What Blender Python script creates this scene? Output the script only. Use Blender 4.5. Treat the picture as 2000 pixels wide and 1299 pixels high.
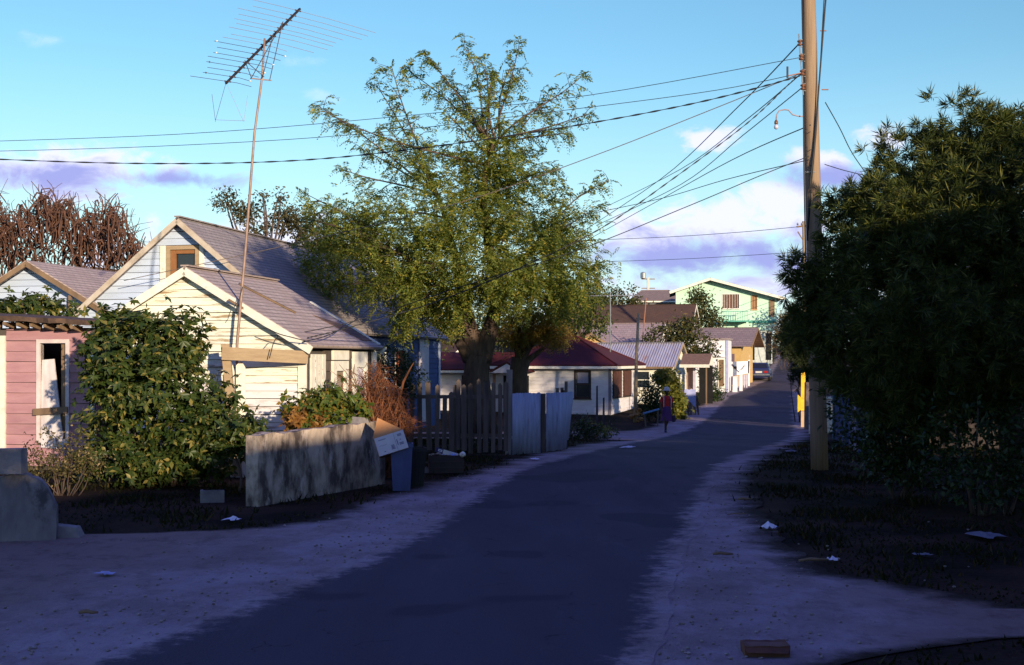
import bpy, math, random
import numpy as np
from mathutils import Vector, Matrix
R = math.radians
rnd = random.Random(7)
nrs = np.random.RandomState(11)
for _o in list(bpy.data.objects):
    bpy.data.objects.remove(_o, do_unlink=True)
SC = bpy.context.scene
COL = SC.collection

# ------------------------------------------------------------------ camera, sky, sun, exposure
CAMZ, F = 2.2, 2500.0                      # eye height; focal length in photo pixels (2000 wide)
cam = bpy.data.objects.new('camera', bpy.data.cameras.new('camera'))
COL.objects.link(cam)
cam.location = (0, 0, CAMZ)
cam.rotation_euler = (R(90), 0, 0)
cam.data.lens = 45.0
cam.data.sensor_width = 36.0
cam.data.shift_y = 0.0253
cam.data.clip_start = 0.1
cam.data.clip_end = 3000
SC.camera = cam

SUN_AZ, SUN_EL = 153.0, 11.0               # degrees: clockwise from the viewing direction, above the horizon
SUNV = Vector((math.sin(R(SUN_AZ)) * math.cos(R(SUN_EL)), math.cos(R(SUN_AZ)) * math.cos(R(SUN_EL)), math.sin(R(SUN_EL))))
sun = bpy.data.objects.new('sun', bpy.data.lights.new('sun', 'SUN'))
COL.objects.link(sun)
sun.data.energy = 5.0
sun.data.angle = R(0.6)
sun.data.color = (1.0, 0.82, 0.58)
sun.rotation_euler = SUNV.to_track_quat('Z', 'Y').to_euler()
sun.location = (20, -30, 20)

world = bpy.data.worlds.new('World')
SC.world = world
world.use_nodes = True
_nt = world.node_tree


def N(nt, kind, **kw):
    n = nt.nodes.new(kind)
    for k, v in kw.items():
        if k[0] == 'i' and k[1:].isdigit():
            n.inputs[int(k[1:])].default_value = v
        else:
            setattr(n, k, v)
    return n


def M_(nt, op, a, b=None, c=None, clamp=False):
    n = nt.nodes.new('ShaderNodeMath')
    n.operation = op
    n.use_clamp = clamp
    for i, v in enumerate((a, b, c)):
        if v is None:
            continue
        if isinstance(v, (int, float)):
            n.inputs[i].default_value = v
        else:
            nt.links.new(v, n.inputs[i])
    return n.outputs[0]


def mixc(nt, fac, a, b, blend='MIX'):
    n = nt.nodes.new('ShaderNodeMix')
    n.data_type = 'RGBA'
    n.blend_type = blend
    for sock, v in ((n.inputs[0], fac), (n.inputs[6], a), (n.inputs[7], b)):
        if isinstance(v, (int, float)):
            sock.default_value = v
        elif isinstance(v, tuple):
            sock.default_value = (v[0], v[1], v[2], 1)
        else:
            nt.links.new(v, sock)
    return n.outputs[2]


def build_world():
    nt = _nt
    bg = nt.nodes['Background']
    sky = N(nt, 'ShaderNodeTexSky', sky_type='NISHITA', sun_disc=False)
    sky.sun_elevation = R(SUN_EL)
    sky.sun_rotation = R(SUN_AZ)
    sky.air_density = 1.0
    sky.dust_density = 0.25
    sky.ozone_density = 2.3
    hsv = N(nt, 'ShaderNodeHueSaturation')
    hsv.inputs['Saturation'].default_value = 1.06
    hsv.inputs['Hue'].default_value = 0.5
    nt.links.new(sky.outputs[0], hsv.inputs['Color'])
    tint = mixc(nt, 1.0, hsv.outputs[0], (0.83, 1.035, 1.05), 'MULTIPLY')
    tc = N(nt, 'ShaderNodeTexCoord')
    sep = N(nt, 'ShaderNodeSeparateXYZ')
    nt.links.new(tc.outputs['Generated'], sep.inputs[0])
    x, y, z = sep.outputs
    az = M_(nt, 'MULTIPLY', M_(nt, 'ARCTAN2', x, y), 57.29578)
    el = M_(nt, 'MULTIPLY', M_(nt, 'ARCSINE', z), 57.29578)
    mp = N(nt, 'ShaderNodeMapping')
    mp.inputs['Scale'].default_value = (1, 1, 1.7)
    nt.links.new(tc.outputs['Generated'], mp.inputs[0])
    nz = N(nt, 'ShaderNodeTexNoise')
    nz.inputs['Scale'].default_value = 24
    nz.inputs['Detail'].default_value = 8
    nz.inputs['Roughness'].default_value = 0.6
    nz.inputs['Distortion'].default_value = .35
    nt.links.new(mp.outputs[0], nz.inputs['Vector'])
    nb = N(nt, 'ShaderNodeTexNoise')
    nb.inputs['Scale'].default_value = 5
    nb.inputs['Detail'].default_value = 3
    nt.links.new(mp.outputs[0], nb.inputs['Vector'])
    noise = M_(nt, 'SUBTRACT', nz.outputs[0], 0.5)

    def ell(a0, e0, ra, re):
        da = M_(nt, 'DIVIDE', M_(nt, 'SUBTRACT', az, a0), ra)
        de = M_(nt, 'DIVIDE', M_(nt, 'SUBTRACT', el, e0), re)
        return M_(nt, 'SUBTRACT', 1.0, M_(nt, 'SQRT', M_(nt, 'ADD', M_(nt, 'MULTIPLY', da, da), M_(nt, 'MULTIPLY', de, de))))

    def union(lst):
        o = lst[0]
        for e in lst[1:]:
            o = M_(nt, 'MAXIMUM', o, e)
        return o

    def cover(e, k=1.7, lo=0.0, hi=0.45, top=1.0):
        v = M_(nt, 'ADD', e, M_(nt, 'MULTIPLY', noise, k))
        n = N(nt, 'ShaderNodeMapRange', interpolation_type='SMOOTHSTEP')
        n.inputs['From Min'].default_value = lo
        n.inputs['From Max'].default_value = hi
        n.inputs['To Max'].default_value = top
        nt.links.new(v, n.inputs['Value'])
        return n.outputs[0]

    # a bank of cloud low all round the horizon, broken by large noise
    band = M_(nt, 'SUBTRACT', 1.0, M_(nt, 'ABSOLUTE', M_(nt, 'DIVIDE', M_(nt, 'SUBTRACT', el, 3.4), 3.2)))
    bank = M_(nt, 'SUBTRACT', band, M_(nt, 'MULTIPLY', nb.outputs[0], 1.25))
    white = union([M_(nt, 'ADD', bank, 0.05), ell(9.3, 6.1, 4.6, 1.3), ell(6.2, 5.4, 2.4, 1.0), ell(16.2, 9.2, 1.9, 0.75), ell(8.7, 9.6, 1.9, .75), ell(13.8, 8.6, 1.6, 0.7),
                   ell(-19.2, 7.9, 5.2, 1.15), ell(11.5, 6.9, 1.8, 1.4), ell(-12, 4.6, 9, 1.6)])
    purple = union([M_(nt, 'SUBTRACT', bank, 0.16), ell(7.6, 4.3, 5.6, 1.55), ell(13.6, 7.9, 2.8, 0.75), ell(11.0, 4.4, 3.6, 1.3), ell(-19.5, 7.6, 5.4, 0.8),
                    ell(-15.0, 7.7, 3.0, .5)])
    wisps = union([ell(-8.6, 11.4, 1.6, .5), ell(-20, 13.2, 2, .5), ell(-9.2, 13, 1.5, .45)])
    # unseen violet cloud overhead, added to tint the light in the shade
    nh = N(nt, 'ShaderNodeTexNoise')
    nh.inputs['Scale'].default_value = 3.2
    nh.inputs['Detail'].default_value = 6
    nt.links.new(tc.outputs['Generated'], nh.inputs['Vector'])
    hi_ = N(nt, 'ShaderNodeMapRange', interpolation_type='SMOOTHSTEP')
    hi_.inputs['From Min'].default_value = 17
    hi_.inputs['From Max'].default_value = 30
    nt.links.new(el, hi_.inputs['Value'])
    ov = N(nt, 'ShaderNodeMapRange', interpolation_type='SMOOTHSTEP')
    ov.inputs['From Min'].default_value = .36
    ov.inputs['From Max'].default_value = .56
    ov.inputs['To Max'].default_value = .9
    nt.links.new(nh.outputs[0], ov.inputs['Value'])
    tint = mixc(nt, M_(nt, 'MULTIPLY', ov.outputs[0], hi_.outputs[0]), tint, (0.62, 0.58, 4.0))
    c = mixc(nt, cover(wisps, 4.5, 0.2, 1.4, 0.3), tint, (5.6, 5.9, 6.6))
    # whitening of the air just above the horizon
    hz = N(nt, 'ShaderNodeMapRange', interpolation_type='SMOOTHSTEP')
    hz.inputs['From Min'].default_value = 14.0
    hz.inputs['From Max'].default_value = 0.5
    hz.inputs['To Max'].default_value = 0.72
    nt.links.new(el, hz.inputs['Value'])
    c = mixc(nt, hz.outputs[0], c, (3.9, 5.1, 5.4))
    c = mixc(nt, cover(white, 3.6, 0.0, 0.75, 0.93), c, (5.2, 5.2, 6.3))
    c = mixc(nt, cover(purple, 3.0, 0.0, 1.0, 0.92), c, (1.95, 2.15, 4.7))
    nt.links.new(c, bg.inputs[0])
    bg.inputs[1].default_value = 0.138


build_world()
SC.view_settings.view_transform = 'Standard'
SC.view_settings.look = 'None'
SC.view_settings.exposure = 0.45
SC.view_settings.gamma = 1.0
SC.view_settings.use_curve_mapping = False
SC.cycles.max_bounces = 5
SC.cycles.diffuse_bounces = 2
SC.cycles.glossy_bounces = 2
SC.cycles.transmission_bounces = 3
SC.cycles.transparent_max_bounces = 6
SC.cycles.use_denoising = True


# ------------------------------------------------------------------ helpers
def P(px, py, D):
    """the point at distance D along the viewing axis that the photograph shows at pixel (px, py)"""
    return Vector(((px - 1000) / F * D, D, CAMZ + (700 - py) / F * D))


_PY = [-60, 0, 24, 30, 38, 45, 52, 58, 65, 75, 85, 97, 115, 150, 200, 300, 900]
_PZ = [0, 0, 0, -.10, -.35, -.62, -.80, -.82, -.75, -.45, 0, .55, 1.3, 2.75, 3.6, 4.5, 5]
_ty = np.arange(-60, 900, 0.5)
_tz = np.interp(_ty, _PY, _PZ)
_k = np.hanning(17); _k /= _k.sum()
_tz = np.convolve(np.pad(_tz, 8, 'edge'), _k, 'valid')
ROADL = [(-40, -9), (0, -5.4), (9.3, -3.05), (11.2, -2.5), (13.75, -1.7), (15.7, -1.3), (17.7, -1.05), (22, -.5), (26.2, .2), (31, 1.5), (38, 3.2), (45, 5), (52, 6.8), (66.8, 10.3), (80, 13.3), (91, 17.1), (97, 19.2), (120, 24.6), (150, 31.4), (230, 52)]
ROADR = [(-40, -4), (0, -.6), (10.4, 1.25), (13.6, 1.78), (16.4, 2.4), (21.6, 3.35), (26, 4.3), (30.4, 5.5), (38, 8), (45, 10), (55, 12.3), (85, 18.8), (97, 22.4), (120, 28), (150, 34.5), (230, 56)]


def tab(t, y):
    return float(np.interp(y, [a for a, b in t], [b for a, b in t]))


def sstep(a, b, v):
    t = min(1, max(0, (v - a) / (b - a)))
    return t * t * (3 - 2 * t)


def gz(x, y):
    z = float(np.interp(y, _ty, _tz))
    l = tab(ROADL, y) - 1.5
    if y > 80 and x < l:
        z += 2.9 * sstep(82, 128, y) * sstep(0, 9, l - x)
    return z


class MB:
    """collects faces; build() links them as one mesh object"""

    def __init__(s):
        s.v, s.f = [], []

    def add(s, vs, fs):
        b = len(s.v)
        s.v += [tuple(v) for v in vs]
        s.f += [tuple(i + b for i in f) for f in fs]
        return s

    def hexa(s, v):
        return s.add(v, [(0, 3, 2, 1), (4, 5, 6, 7), (0, 1, 5, 4), (1, 2, 6, 5), (2, 3, 7, 6), (3, 0, 4, 7)])

    def box(s, x0, x1, y0, y1, z0, z1):
        return s.hexa([(x0, y0, z0), (x1, y0, z0), (x1, y1, z0), (x0, y1, z0), (x0, y0, z1), (x1, y0, z1), (x1, y1, z1), (x0, y1, z1)])

    def slab(s, pts, t):
        """polygon pts (counter-clockwise seen from outside), thickness t inward"""
        pts = [Vector(p) for p in pts]
        n = (pts[1] - pts[0]).cross(pts[2] - pts[0]).normalized()
        k = len(pts)
        fs = [tuple(range(k)), tuple(range(2 * k - 1, k - 1, -1))] + [(i, i + k, (i + 1) % k + k, (i + 1) % k) for i in range(k)]
        return s.add(pts + [p - n * t for p in pts], fs)

    def tube(s, path, rad, n=6, cap=True):
        path = [Vector(p) for p in path]
        if isinstance(rad, (int, float)):
            rad = [rad] * len(path)
        b = len(s.v)
        up = None
        for i, p in enumerate(path):
            d = (path[min(i + 1, len(path) - 1)] - path[max(i - 1, 0)])
            if d.length < 1e-9:
                d = Vector((0, 0, 1))
            d.normalize()
            if up is None:
                up = d.orthogonal().normalized()
            up = (up - d * up.dot(d))
            up = d.orthogonal().normalized() if up.length < 1e-6 else up.normalized()
            w = d.cross(up)
            for k in range(n):
                a = 2 * math.pi * k / n
                s.v.append(tuple(p + (up * math.cos(a) + w * math.sin(a)) * rad[i]))
        for i in range(len(path) - 1):
            for k in range(n):
                a, c = b + i * n + k, b + i * n + (k + 1) % n
                s.f.append((a, c, c + n, a + n))
        if cap:
            s.f.append(tuple(b + k for k in range(n - 1, -1, -1)))
            e = b + (len(path) - 1) * n
            s.f.append(tuple(e + k for k in range(n)))
        return s

    def bar(s, a, b, w, h=None, up=(0, 0, 1)):
        """a rectangular bar from a to b"""
        a, b = Vector(a), Vector(b)
        h = w if h is None else h
        d = (b - a).normalized()
        u = Vector(up)
        if abs(d.dot(u)) > .98:
            u = Vector((0, 1, 0))
        sx = d.cross(u).normalized() * w / 2
        sz = sx.cross(d).normalized() * h / 2
        return s.hexa([a - sx - sz, a + sx - sz, a + sx + sz, a - sx + sz, b - sx - sz, b + sx - sz, b + sx + sz, b - sx + sz])

    def lathe(s, prof, n=16, c=(0, 0, 0), sx=1, sy=1, wob=None):
        b = len(s.v)
        for i, (r, z) in enumerate(prof):
            for k in range(n):
                a = 2 * math.pi * k / n
                rr = r * (1 + (wob(a, i) if wob else 0))
                s.v.append((c[0] + rr * math.cos(a) * sx, c[1] + rr * math.sin(a) * sy, c[2] + z))
        for i in range(len(prof) - 1):
            for k in range(n):
                a, e = b + i * n + k, b + i * n + (k + 1) % n
                s.f.append((a, e, e + n, a + n))
        s.f.append(tuple(b + k for k in range(n - 1, -1, -1)))
        e = b + (len(prof) - 1) * n
        s.f.append(tuple(e + k for k in range(n)))
        return s

    def mesh(s, name):
        me = bpy.data.meshes.new(name)
        me.from_pydata(s.v, [], s.f)
        me.update()
        return me

    def build(s, name, mat, parent=None, smooth=False, kind=None):
        return link(name, s.mesh(name), mat, parent, smooth, kind)


def link(name, me, mat, parent=None, smooth=False, kind=None):
    o = bpy.data.objects.new(name, me)
    COL.objects.link(o)
    if mat is not None and len(me.materials) == 0:
        me.materials.append(mat)
    if smooth:
        me.polygons.foreach_set('use_smooth', [True] * len(me.polygons))
    if parent is not None:
        o.parent = parent
    if kind:
        o['kind'] = kind
    return o


def tag(o, label, cat, group=None):
    o['label'] = label
    o['category'] = cat
    if group:
        o['group'] = group
    return o


def thing(name, label, cat, loc=(0, 0, 0), rotz=0, group=None):
    o = bpy.data.objects.new(name, None)
    COL.objects.link(o)
    o.empty_display_size = .3
    o.location = loc
    o.rotation_euler = (0, 0, rotz)
    return tag(o, label, cat, group)


# ------------------------------------------------------------------ materials
MAT = {}


def pm(name, c1, c2=None, scale=4.0, rough=.85, bump=.25, bscale=None, stretch=(1, 1, 1), rv=.0, dirt=None, spec=.3, metal=0.0, thr=None, det=6):
    """procedural paint, wood, stone: two colours mixed by noise, an optional third in patches, fine relief, per-object variation"""
    if name in MAT:
        return MAT[name]
    m = bpy.data.materials.new(name)
    m.use_nodes = True
    nt = m.node_tree
    bs = nt.nodes['Principled BSDF']
    tc = N(nt, 'ShaderNodeTexCoord')
    mp = N(nt, 'ShaderNodeMapping')
    mp.inputs['Scale'].default_value = stretch
    oi = N(nt, 'ShaderNodeObjectInfo')
    off = N(nt, 'ShaderNodeVectorMath', operation='ADD')
    nt.links.new(tc.outputs['Object'], off.inputs[0])
    if rv:
        rm = N(nt, 'ShaderNodeVectorMath', operation='SCALE')
        rm.inputs[0].default_value = (37, 51, 23)
        nt.links.new(oi.outputs['Random'], rm.inputs['Scale'])
        nt.links.new(rm.outputs[0], off.inputs[1])
    nt.links.new(off.outputs[0], mp.inputs[0])
    nz = N(nt, 'ShaderNodeTexNoise')
    nz.inputs['Scale'].default_value = scale
    nz.inputs['Detail'].default_value = det
    nz.inputs['Roughness'].default_value = .62
    nt.links.new(mp.outputs[0], nz.inputs['Vector'])
    mr = N(nt, 'ShaderNodeMapRange')
    mr.inputs['From Min'].default_value = thr[0] if thr else .3
    mr.inputs['From Max'].default_value = thr[1] if thr else .7
    nt.links.new(nz.outputs[0], mr.inputs['Value'])
    c2 = c2 or tuple(v * .7 for v in c1)
    col = mixc(nt, mr.outputs[0], c1, c2)
    if dirt:
        dc, dscale, lo, hi = dirt[:4]
        nd = N(nt, 'ShaderNodeTexNoise')
        nd.inputs['Scale'].default_value = dscale
        nd.inputs['Detail'].default_value = 8
        nd.inputs['Roughness'].default_value = .7
        nt.links.new(mp.outputs[0], nd.inputs['Vector'])
        md = N(nt, 'ShaderNodeMapRange')
        md.inputs['From Min'].default_value = lo
        md.inputs['From Max'].default_value = hi
        nt.links.new(nd.outputs[0], md.inputs['Value'])
        col = mixc(nt, md.outputs[0], col, dc)
    if rv:
        hv = N(nt, 'ShaderNodeHueSaturation')
        nt.links.new(col, hv.inputs['Color'])
        nt.links.new(M_(nt, 'ADD', M_(nt, 'MULTIPLY', oi.outputs['Random'], rv), 1 - rv / 2), hv.inputs['Value'])
        col = hv.outputs[0]
    nt.links.new(col, bs.inputs['Base Color'])
    bs.inputs['Roughness'].default_value = rough
    bs.inputs['Specular IOR Level'].default_value = spec
    bs.inputs['Metallic'].default_value = metal
    if bump:
        bp = N(nt, 'ShaderNodeBump')
        bp.inputs['Strength'].default_value = bump
        bp.inputs['Distance'].default_value = .02
        if bscale:
            n2 = N(nt, 'ShaderNodeTexNoise')
            n2.inputs['Scale'].default_value = bscale
            n2.inputs['Detail'].default_value = 4
            nt.links.new(mp.outputs[0], n2.inputs['Vector'])
            nt.links.new(n2.outputs[0], bp.inputs['Height'])
        else:
            nt.links.new(nz.outputs[0], bp.inputs['Height'])
        nt.links.new(bp.outputs[0], bs.inputs['Normal'])
    MAT[name] = m
    return m


def leafmat(name, c1, c2, trans=.3, rough=.45, c3=None, spec=.2):
    if name in MAT:
        return MAT[name]
    m = bpy.data.materials.new(name)
    m.use_nodes = True
    nt = m.node_tree
    bs = nt.nodes['Principled BSDF']
    g = N(nt, 'ShaderNodeNewGeometry')
    rp = N(nt, 'ShaderNodeValToRGB')
    el = rp.color_ramp.elements
    el[0].color = (*c1, 1)
    el[1].color = (*c2, 1)
    if c3:
        el[1].position = .8
        e = el.new(1.0)
        e.color = (*c3, 1)
    nt.links.new(g.outputs['Random Per Island'], rp.inputs[0])
    nt.links.new(rp.outputs[0], bs.inputs['Base Color'])
    bs.inputs['Roughness'].default_value = rough
    bs.inputs['Specular IOR Level'].default_value = spec
    tr = N(nt, 'ShaderNodeBsdfTranslucent')
    nt.links.new(mixc(nt, 1.0, rp.outputs[0], (1.5, 1.6, .8), 'MULTIPLY'), tr.inputs['Color'])
    mx = N(nt, 'ShaderNodeMixShader')
    mx.inputs[0].default_value = trans
    nt.links.new(bs.outputs[0], mx.inputs[1])
    nt.links.new(tr.outputs[0], mx.inputs[2])
    nt.links.new(mx.outputs[0], nt.nodes['Material Output'].inputs['Surface'])
    MAT[name] = m
    return m


def shinglemat(name, c1, c2, axis, row=.14, wid=.3, stain=None):
    """roof shingles too small in the picture to pick apart: courses follow the height, joints the ridge axis"""
    if name in MAT:
        return MAT[name]
    m = bpy.data.materials.new(name)
    m.use_nodes = True
    nt = m.node_tree
    bs = nt.nodes['Principled BSDF']
    tc = N(nt, 'ShaderNodeTexCoord')
    sp = N(nt, 'ShaderNodeSeparateXYZ')
    nt.links.new(tc.outputs['Object'], sp.inputs[0])
    cb = N(nt, 'ShaderNodeCombineXYZ')
    nt.links.new(sp.outputs[axis], cb.inputs[0])
    nt.links.new(sp.outputs[2], cb.inputs[1])
    br = N(nt, 'ShaderNodeTexBrick')
    br.inputs['Scale'].default_value = 1
    br.inputs['Color1'].default_value = (*c1, 1)
    br.inputs['Color2'].default_value = (*[v * .82 for v in c1], 1)
    br.inputs['Mortar'].default_value = (*[v * .45 for v in c1], 1)
    br.inputs['Mortar Size'].default_value = .012
    br.inputs['Brick Width'].default_value = wid
    br.inputs['Row Height'].default_value = row
    nt.links.new(cb.outputs[0], br.inputs['Vector'])
    nz = N(nt, 'ShaderNodeTexNoise')
    nz.inputs['Scale'].default_value = 1.3
    nz.inputs['Detail'].default_value = 7
    nt.links.new(tc.outputs['Object'], nz.inputs['Vector'])
    mr = N(nt, 'ShaderNodeMapRange')
    mr.inputs['From Min'].default_value = .38
    mr.inputs['From Max'].default_value = .68
    mr.inputs['To Max'].default_value = .8
    nt.links.new(nz.outputs[0], mr.inputs['Value'])
    nt.links.new(mixc(nt, mr.outputs[0], br.outputs[0], c2), bs.inputs['Base Color'])
    bs.inputs['Roughness'].default_value = .9
    bs.inputs['Specular IOR Level'].default_value = .2
    bp = N(nt, 'ShaderNodeBump')
    bp.inputs['Strength'].default_value = .5
    bp.inputs['Distance'].default_value = .02
    nt.links.new(br.outputs['Fac'], bp.inputs['Height'])
    bp.invert = True
    nt.links.new(bp.outputs[0], bs.inputs['Normal'])
    MAT[name] = m
    return m


def glassmat(name='window_glass', c=(.02, .025, .03)):
    if name in MAT:
        return MAT[name]
    m = bpy.data.materials.new(name)
    m.use_nodes = True
    bs = m.node_tree.nodes['Principled BSDF']
    bs.inputs['Base Color'].default_value = (*c, 1)
    bs.inputs['Roughness'].default_value = .08
    bs.inputs['Specular IOR Level'].default_value = .5
    MAT[name] = m
    return m


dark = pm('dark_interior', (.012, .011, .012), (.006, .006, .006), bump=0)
cream = pm('cream_paint', (.76, .76, .66), (.68, .65, .52), scale=2.2, rv=.12, stretch=(.5, .5, 5), dirt=((.31, .22, .13), 2.4, .53, .62))
white = pm('white_paint', (.74, .71, .73), (.60, .56, .58), scale=2.5, rv=.10, stretch=(.5, .5, 4), dirt=((.33, .28, .26), 2.4, .56, .66))
trimw = pm('white_trim', (.78, .75, .66), (.62, .58, .48), scale=5, rv=.08, dirt=((.35, .3, .22), 3, .62, .75))
bluep = pm('pale_blue_paint', (.50, .58, .74), (.41, .48, .62), scale=2.2, rv=.12, stretch=(.5, .5, 3), dirt=((.30, .28, .27), 1.9, .66, .76))
shaded_blue = pm('shaded_blue_paint', (.065, .10, .25), (.04, .065, .17), scale=3, rv=.15)  # blue of the boards darkened to hold the shade on the street wall
pink = pm('pink_paint', (.41, .225, .24), (.32, .16, .18), scale=3, rv=.14, stretch=(.6, .6, 2.5), dirt=((.33, .17, .15), 2.3, .60, .74))
sidegap = pm('dark_lap_gap', (.10, .08, .07), bump=0)
oldwood = pm('weathered_wood', (.26, .17, .10), (.13, .085, .055), scale=3, rv=.25, stretch=(1, 1, .2), bscale=14)
greywood = pm('grey_weathered_wood', (.15, .115, .095), (.07, .052, .046), scale=3, rv=.5, stretch=(3, 3, .35), bscale=20)
tanwood = pm('tan_timber', (.40, .295, .185), (.28, .20, .12), scale=3, rv=.1, stretch=(1, 1, 5), bscale=9)
concrete = pm('stained_concrete', (.46, .36, .28), (.085, .064, .055), scale=2.0, stretch=(1.5, 1.5, .8), bump=.9, bscale=9, dirt=((.50, .41, .35), 2.6, .55, .66), thr=(.40, .58), det=9)
blockm = pm('concrete_block', (.28, .25, .25), (.13, .115, .12), scale=3, bump=.5, bscale=16, rv=.2)
glass = glassmat()
wirem = pm('black_cable', (.03, .03, .035), (.02, .02, .02), bump=0, rough=.6)
steel = pm('dull_steel', (.42, .42, .43), (.28, .27, .27), scale=9, rough=.45, metal=.7, bump=.05)
# ------------------------------------------------------------------ ground, sand verge, road
def groundmat():
    m = bpy.data.materials.new('dark_soil_and_turf')
    m.use_nodes = True
    nt = m.node_tree
    bs = nt.nodes['Principled BSDF']
    tc = N(nt, 'ShaderNodeTexCoord')
    a = N(nt, 'ShaderNodeTexNoise'); a.inputs['Scale'].default_value = .6; a.inputs['Detail'].default_value = 9
    b = N(nt, 'ShaderNodeTexNoise'); b.inputs['Scale'].default_value = 14; b.inputs['Detail'].default_value = 5
    nt.links.new(tc.outputs['Object'], a.inputs['Vector']); nt.links.new(tc.outputs['Object'], b.inputs['Vector'])
    r = N(nt, 'ShaderNodeMapRange'); r.inputs['From Min'].default_value = .42; r.inputs['From Max'].default_value = .66
    nt.links.new(a.outputs[0], r.inputs['Value'])
    r2 = N(nt, 'ShaderNodeMapRange'); r2.inputs['From Min'].default_value = .35; r2.inputs['From Max'].default_value = .7
    nt.links.new(b.outputs[0], r2.inputs['Value'])
    c = mixc(nt, r2.outputs[0], (.010, .009, .006), (.022, .017, .011))
    nt.links.new(mixc(nt, r.outputs[0], c, (.055, .034, .024)), bs.inputs['Base Color'])
    bs.inputs['Roughness'].default_value = .95
    bs.inputs['Specular IOR Level'].default_value = .04
    bp = N(nt, 'ShaderNodeBump'); bp.inputs['Strength'].default_value = .8; bp.inputs['Distance'].default_value = .05
    nt.links.new(b.outputs[0], bp.inputs['Height']); nt.links.new(bp.outputs[0], bs.inputs['Normal'])
    return m


def edge_mix(nt, tc, outer, inner, scale, amt, lo, hi):
    """soil or sand strewn over the margin: blends by distance from the sheet's edge, broken up by noise"""
    at_ = N(nt, 'ShaderNodeAttribute', attribute_name='edge')
    n = N(nt, 'ShaderNodeTexNoise')
    n.inputs['Scale'].default_value = scale
    n.inputs['Detail'].default_value = 9
    n.inputs['Roughness'].default_value = .68
    nt.links.new(tc.outputs['Object'], n.inputs['Vector'])
    v = M_(nt, 'ADD', at_.outputs['Fac'], M_(nt, 'MULTIPLY', M_(nt, 'SUBTRACT', n.outputs[0], .5), amt * 2))
    r = N(nt, 'ShaderNodeMapRange', interpolation_type='SMOOTHSTEP')
    r.inputs['From Min'].default_value = lo
    r.inputs['From Max'].default_value = hi
    nt.links.new(v, r.inputs['Value'])
    return mixc(nt, r.outputs[0], outer, inner)


def sand_colour(nt, tc):
    """colour and relief of the pale marl and brown trodden earth, shared by the verge and the sand strewn over the road's margin"""
    mp = N(nt, 'ShaderNodeMapping'); mp.inputs['Scale'].default_value = (1.0, .7, 1); mp.inputs['Rotation'].default_value = (0, 0, R(10))
    nt.links.new(tc.outputs['Object'], mp.inputs[0])

    def noise(scale, det, rough=.6, vec=None):
        n = N(nt, 'ShaderNodeTexNoise'); n.inputs['Scale'].default_value = scale; n.inputs['Detail'].default_value = det; n.inputs['Roughness'].default_value = rough
        nt.links.new(vec or mp.outputs[0], n.inputs['Vector'])
        return n.outputs[0]

    def ramp(v, lo, hi, top=1.0):
        r = N(nt, 'ShaderNodeMapRange', interpolation_type='SMOOTHSTEP')
        r.inputs['From Min'].default_value = lo; r.inputs['From Max'].default_value = hi; r.inputs['To Max'].default_value = top
        nt.links.new(v, r.inputs['Value'])
        return r.outputs[0]
    a, b, big = noise(.9, 10, .65), noise(24, 5, .7), noise(3.2, 9, .72)
    c = mixc(nt, ramp(a, .36, .66), (.35, .28, .285), (.225, .168, .16))
    c = mixc(nt, ramp(b, .60, .70, .7), c, (.08, .055, .045))
    c = mixc(nt, ramp(b, .40, .32, .5), c, (.46, .38, .38))
    v = N(nt, 'ShaderNodeTexVoronoi'); v.inputs['Scale'].default_value = 9
    nt.links.new(mp.outputs[0], v.inputs['Vector'])
    c = mixc(nt, ramp(v.outputs['Distance'], .06, .03, .8), c, (.05, .036, .03))
    rb = ramp(big, .46, .70, .75)
    c = mixc(nt, M_(nt, 'MULTIPLY', rb, .6), c, (.15, .10, .09))
    ar = N(nt, 'ShaderNodeAttribute', attribute_name='road_gap')
    g = M_(nt, 'ADD', ar.outputs['Fac'], M_(nt, 'MULTIPLY', M_(nt, 'SUBTRACT', noise(1.1, 9, .7, tc.outputs['Object']), .5), 3.4))
    c = mixc(nt, ramp(g, .8, 2.8, .9), c, mixc(nt, rb, (.23, .16, .135), (.10, .066, .055)))
    h = M_(nt, 'ADD', b, M_(nt, 'MULTIPLY', big, 2.4))
    return c, h


def sandmat():
    m = bpy.data.materials.new('sandy_marl')
    m.use_nodes = True
    nt = m.node_tree
    bs = nt.nodes['Principled BSDF']
    tc = N(nt, 'ShaderNodeTexCoord')
    c, h = sand_colour(nt, tc)
    c = edge_mix(nt, tc, (.030, .021, .015), c, 2.2, .6, .0, .6)
    nt.links.new(c, bs.inputs['Base Color'])
    bs.inputs['Roughness'].default_value = .95
    bs.inputs['Specular IOR Level'].default_value = .1
    bp = N(nt, 'ShaderNodeBump'); bp.inputs['Strength'].default_value = .55; bp.inputs['Distance'].default_value = .03
    nt.links.new(h, bp.inputs['Height']); nt.links.new(bp.outputs[0], bs.inputs['Normal'])
    return m


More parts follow.
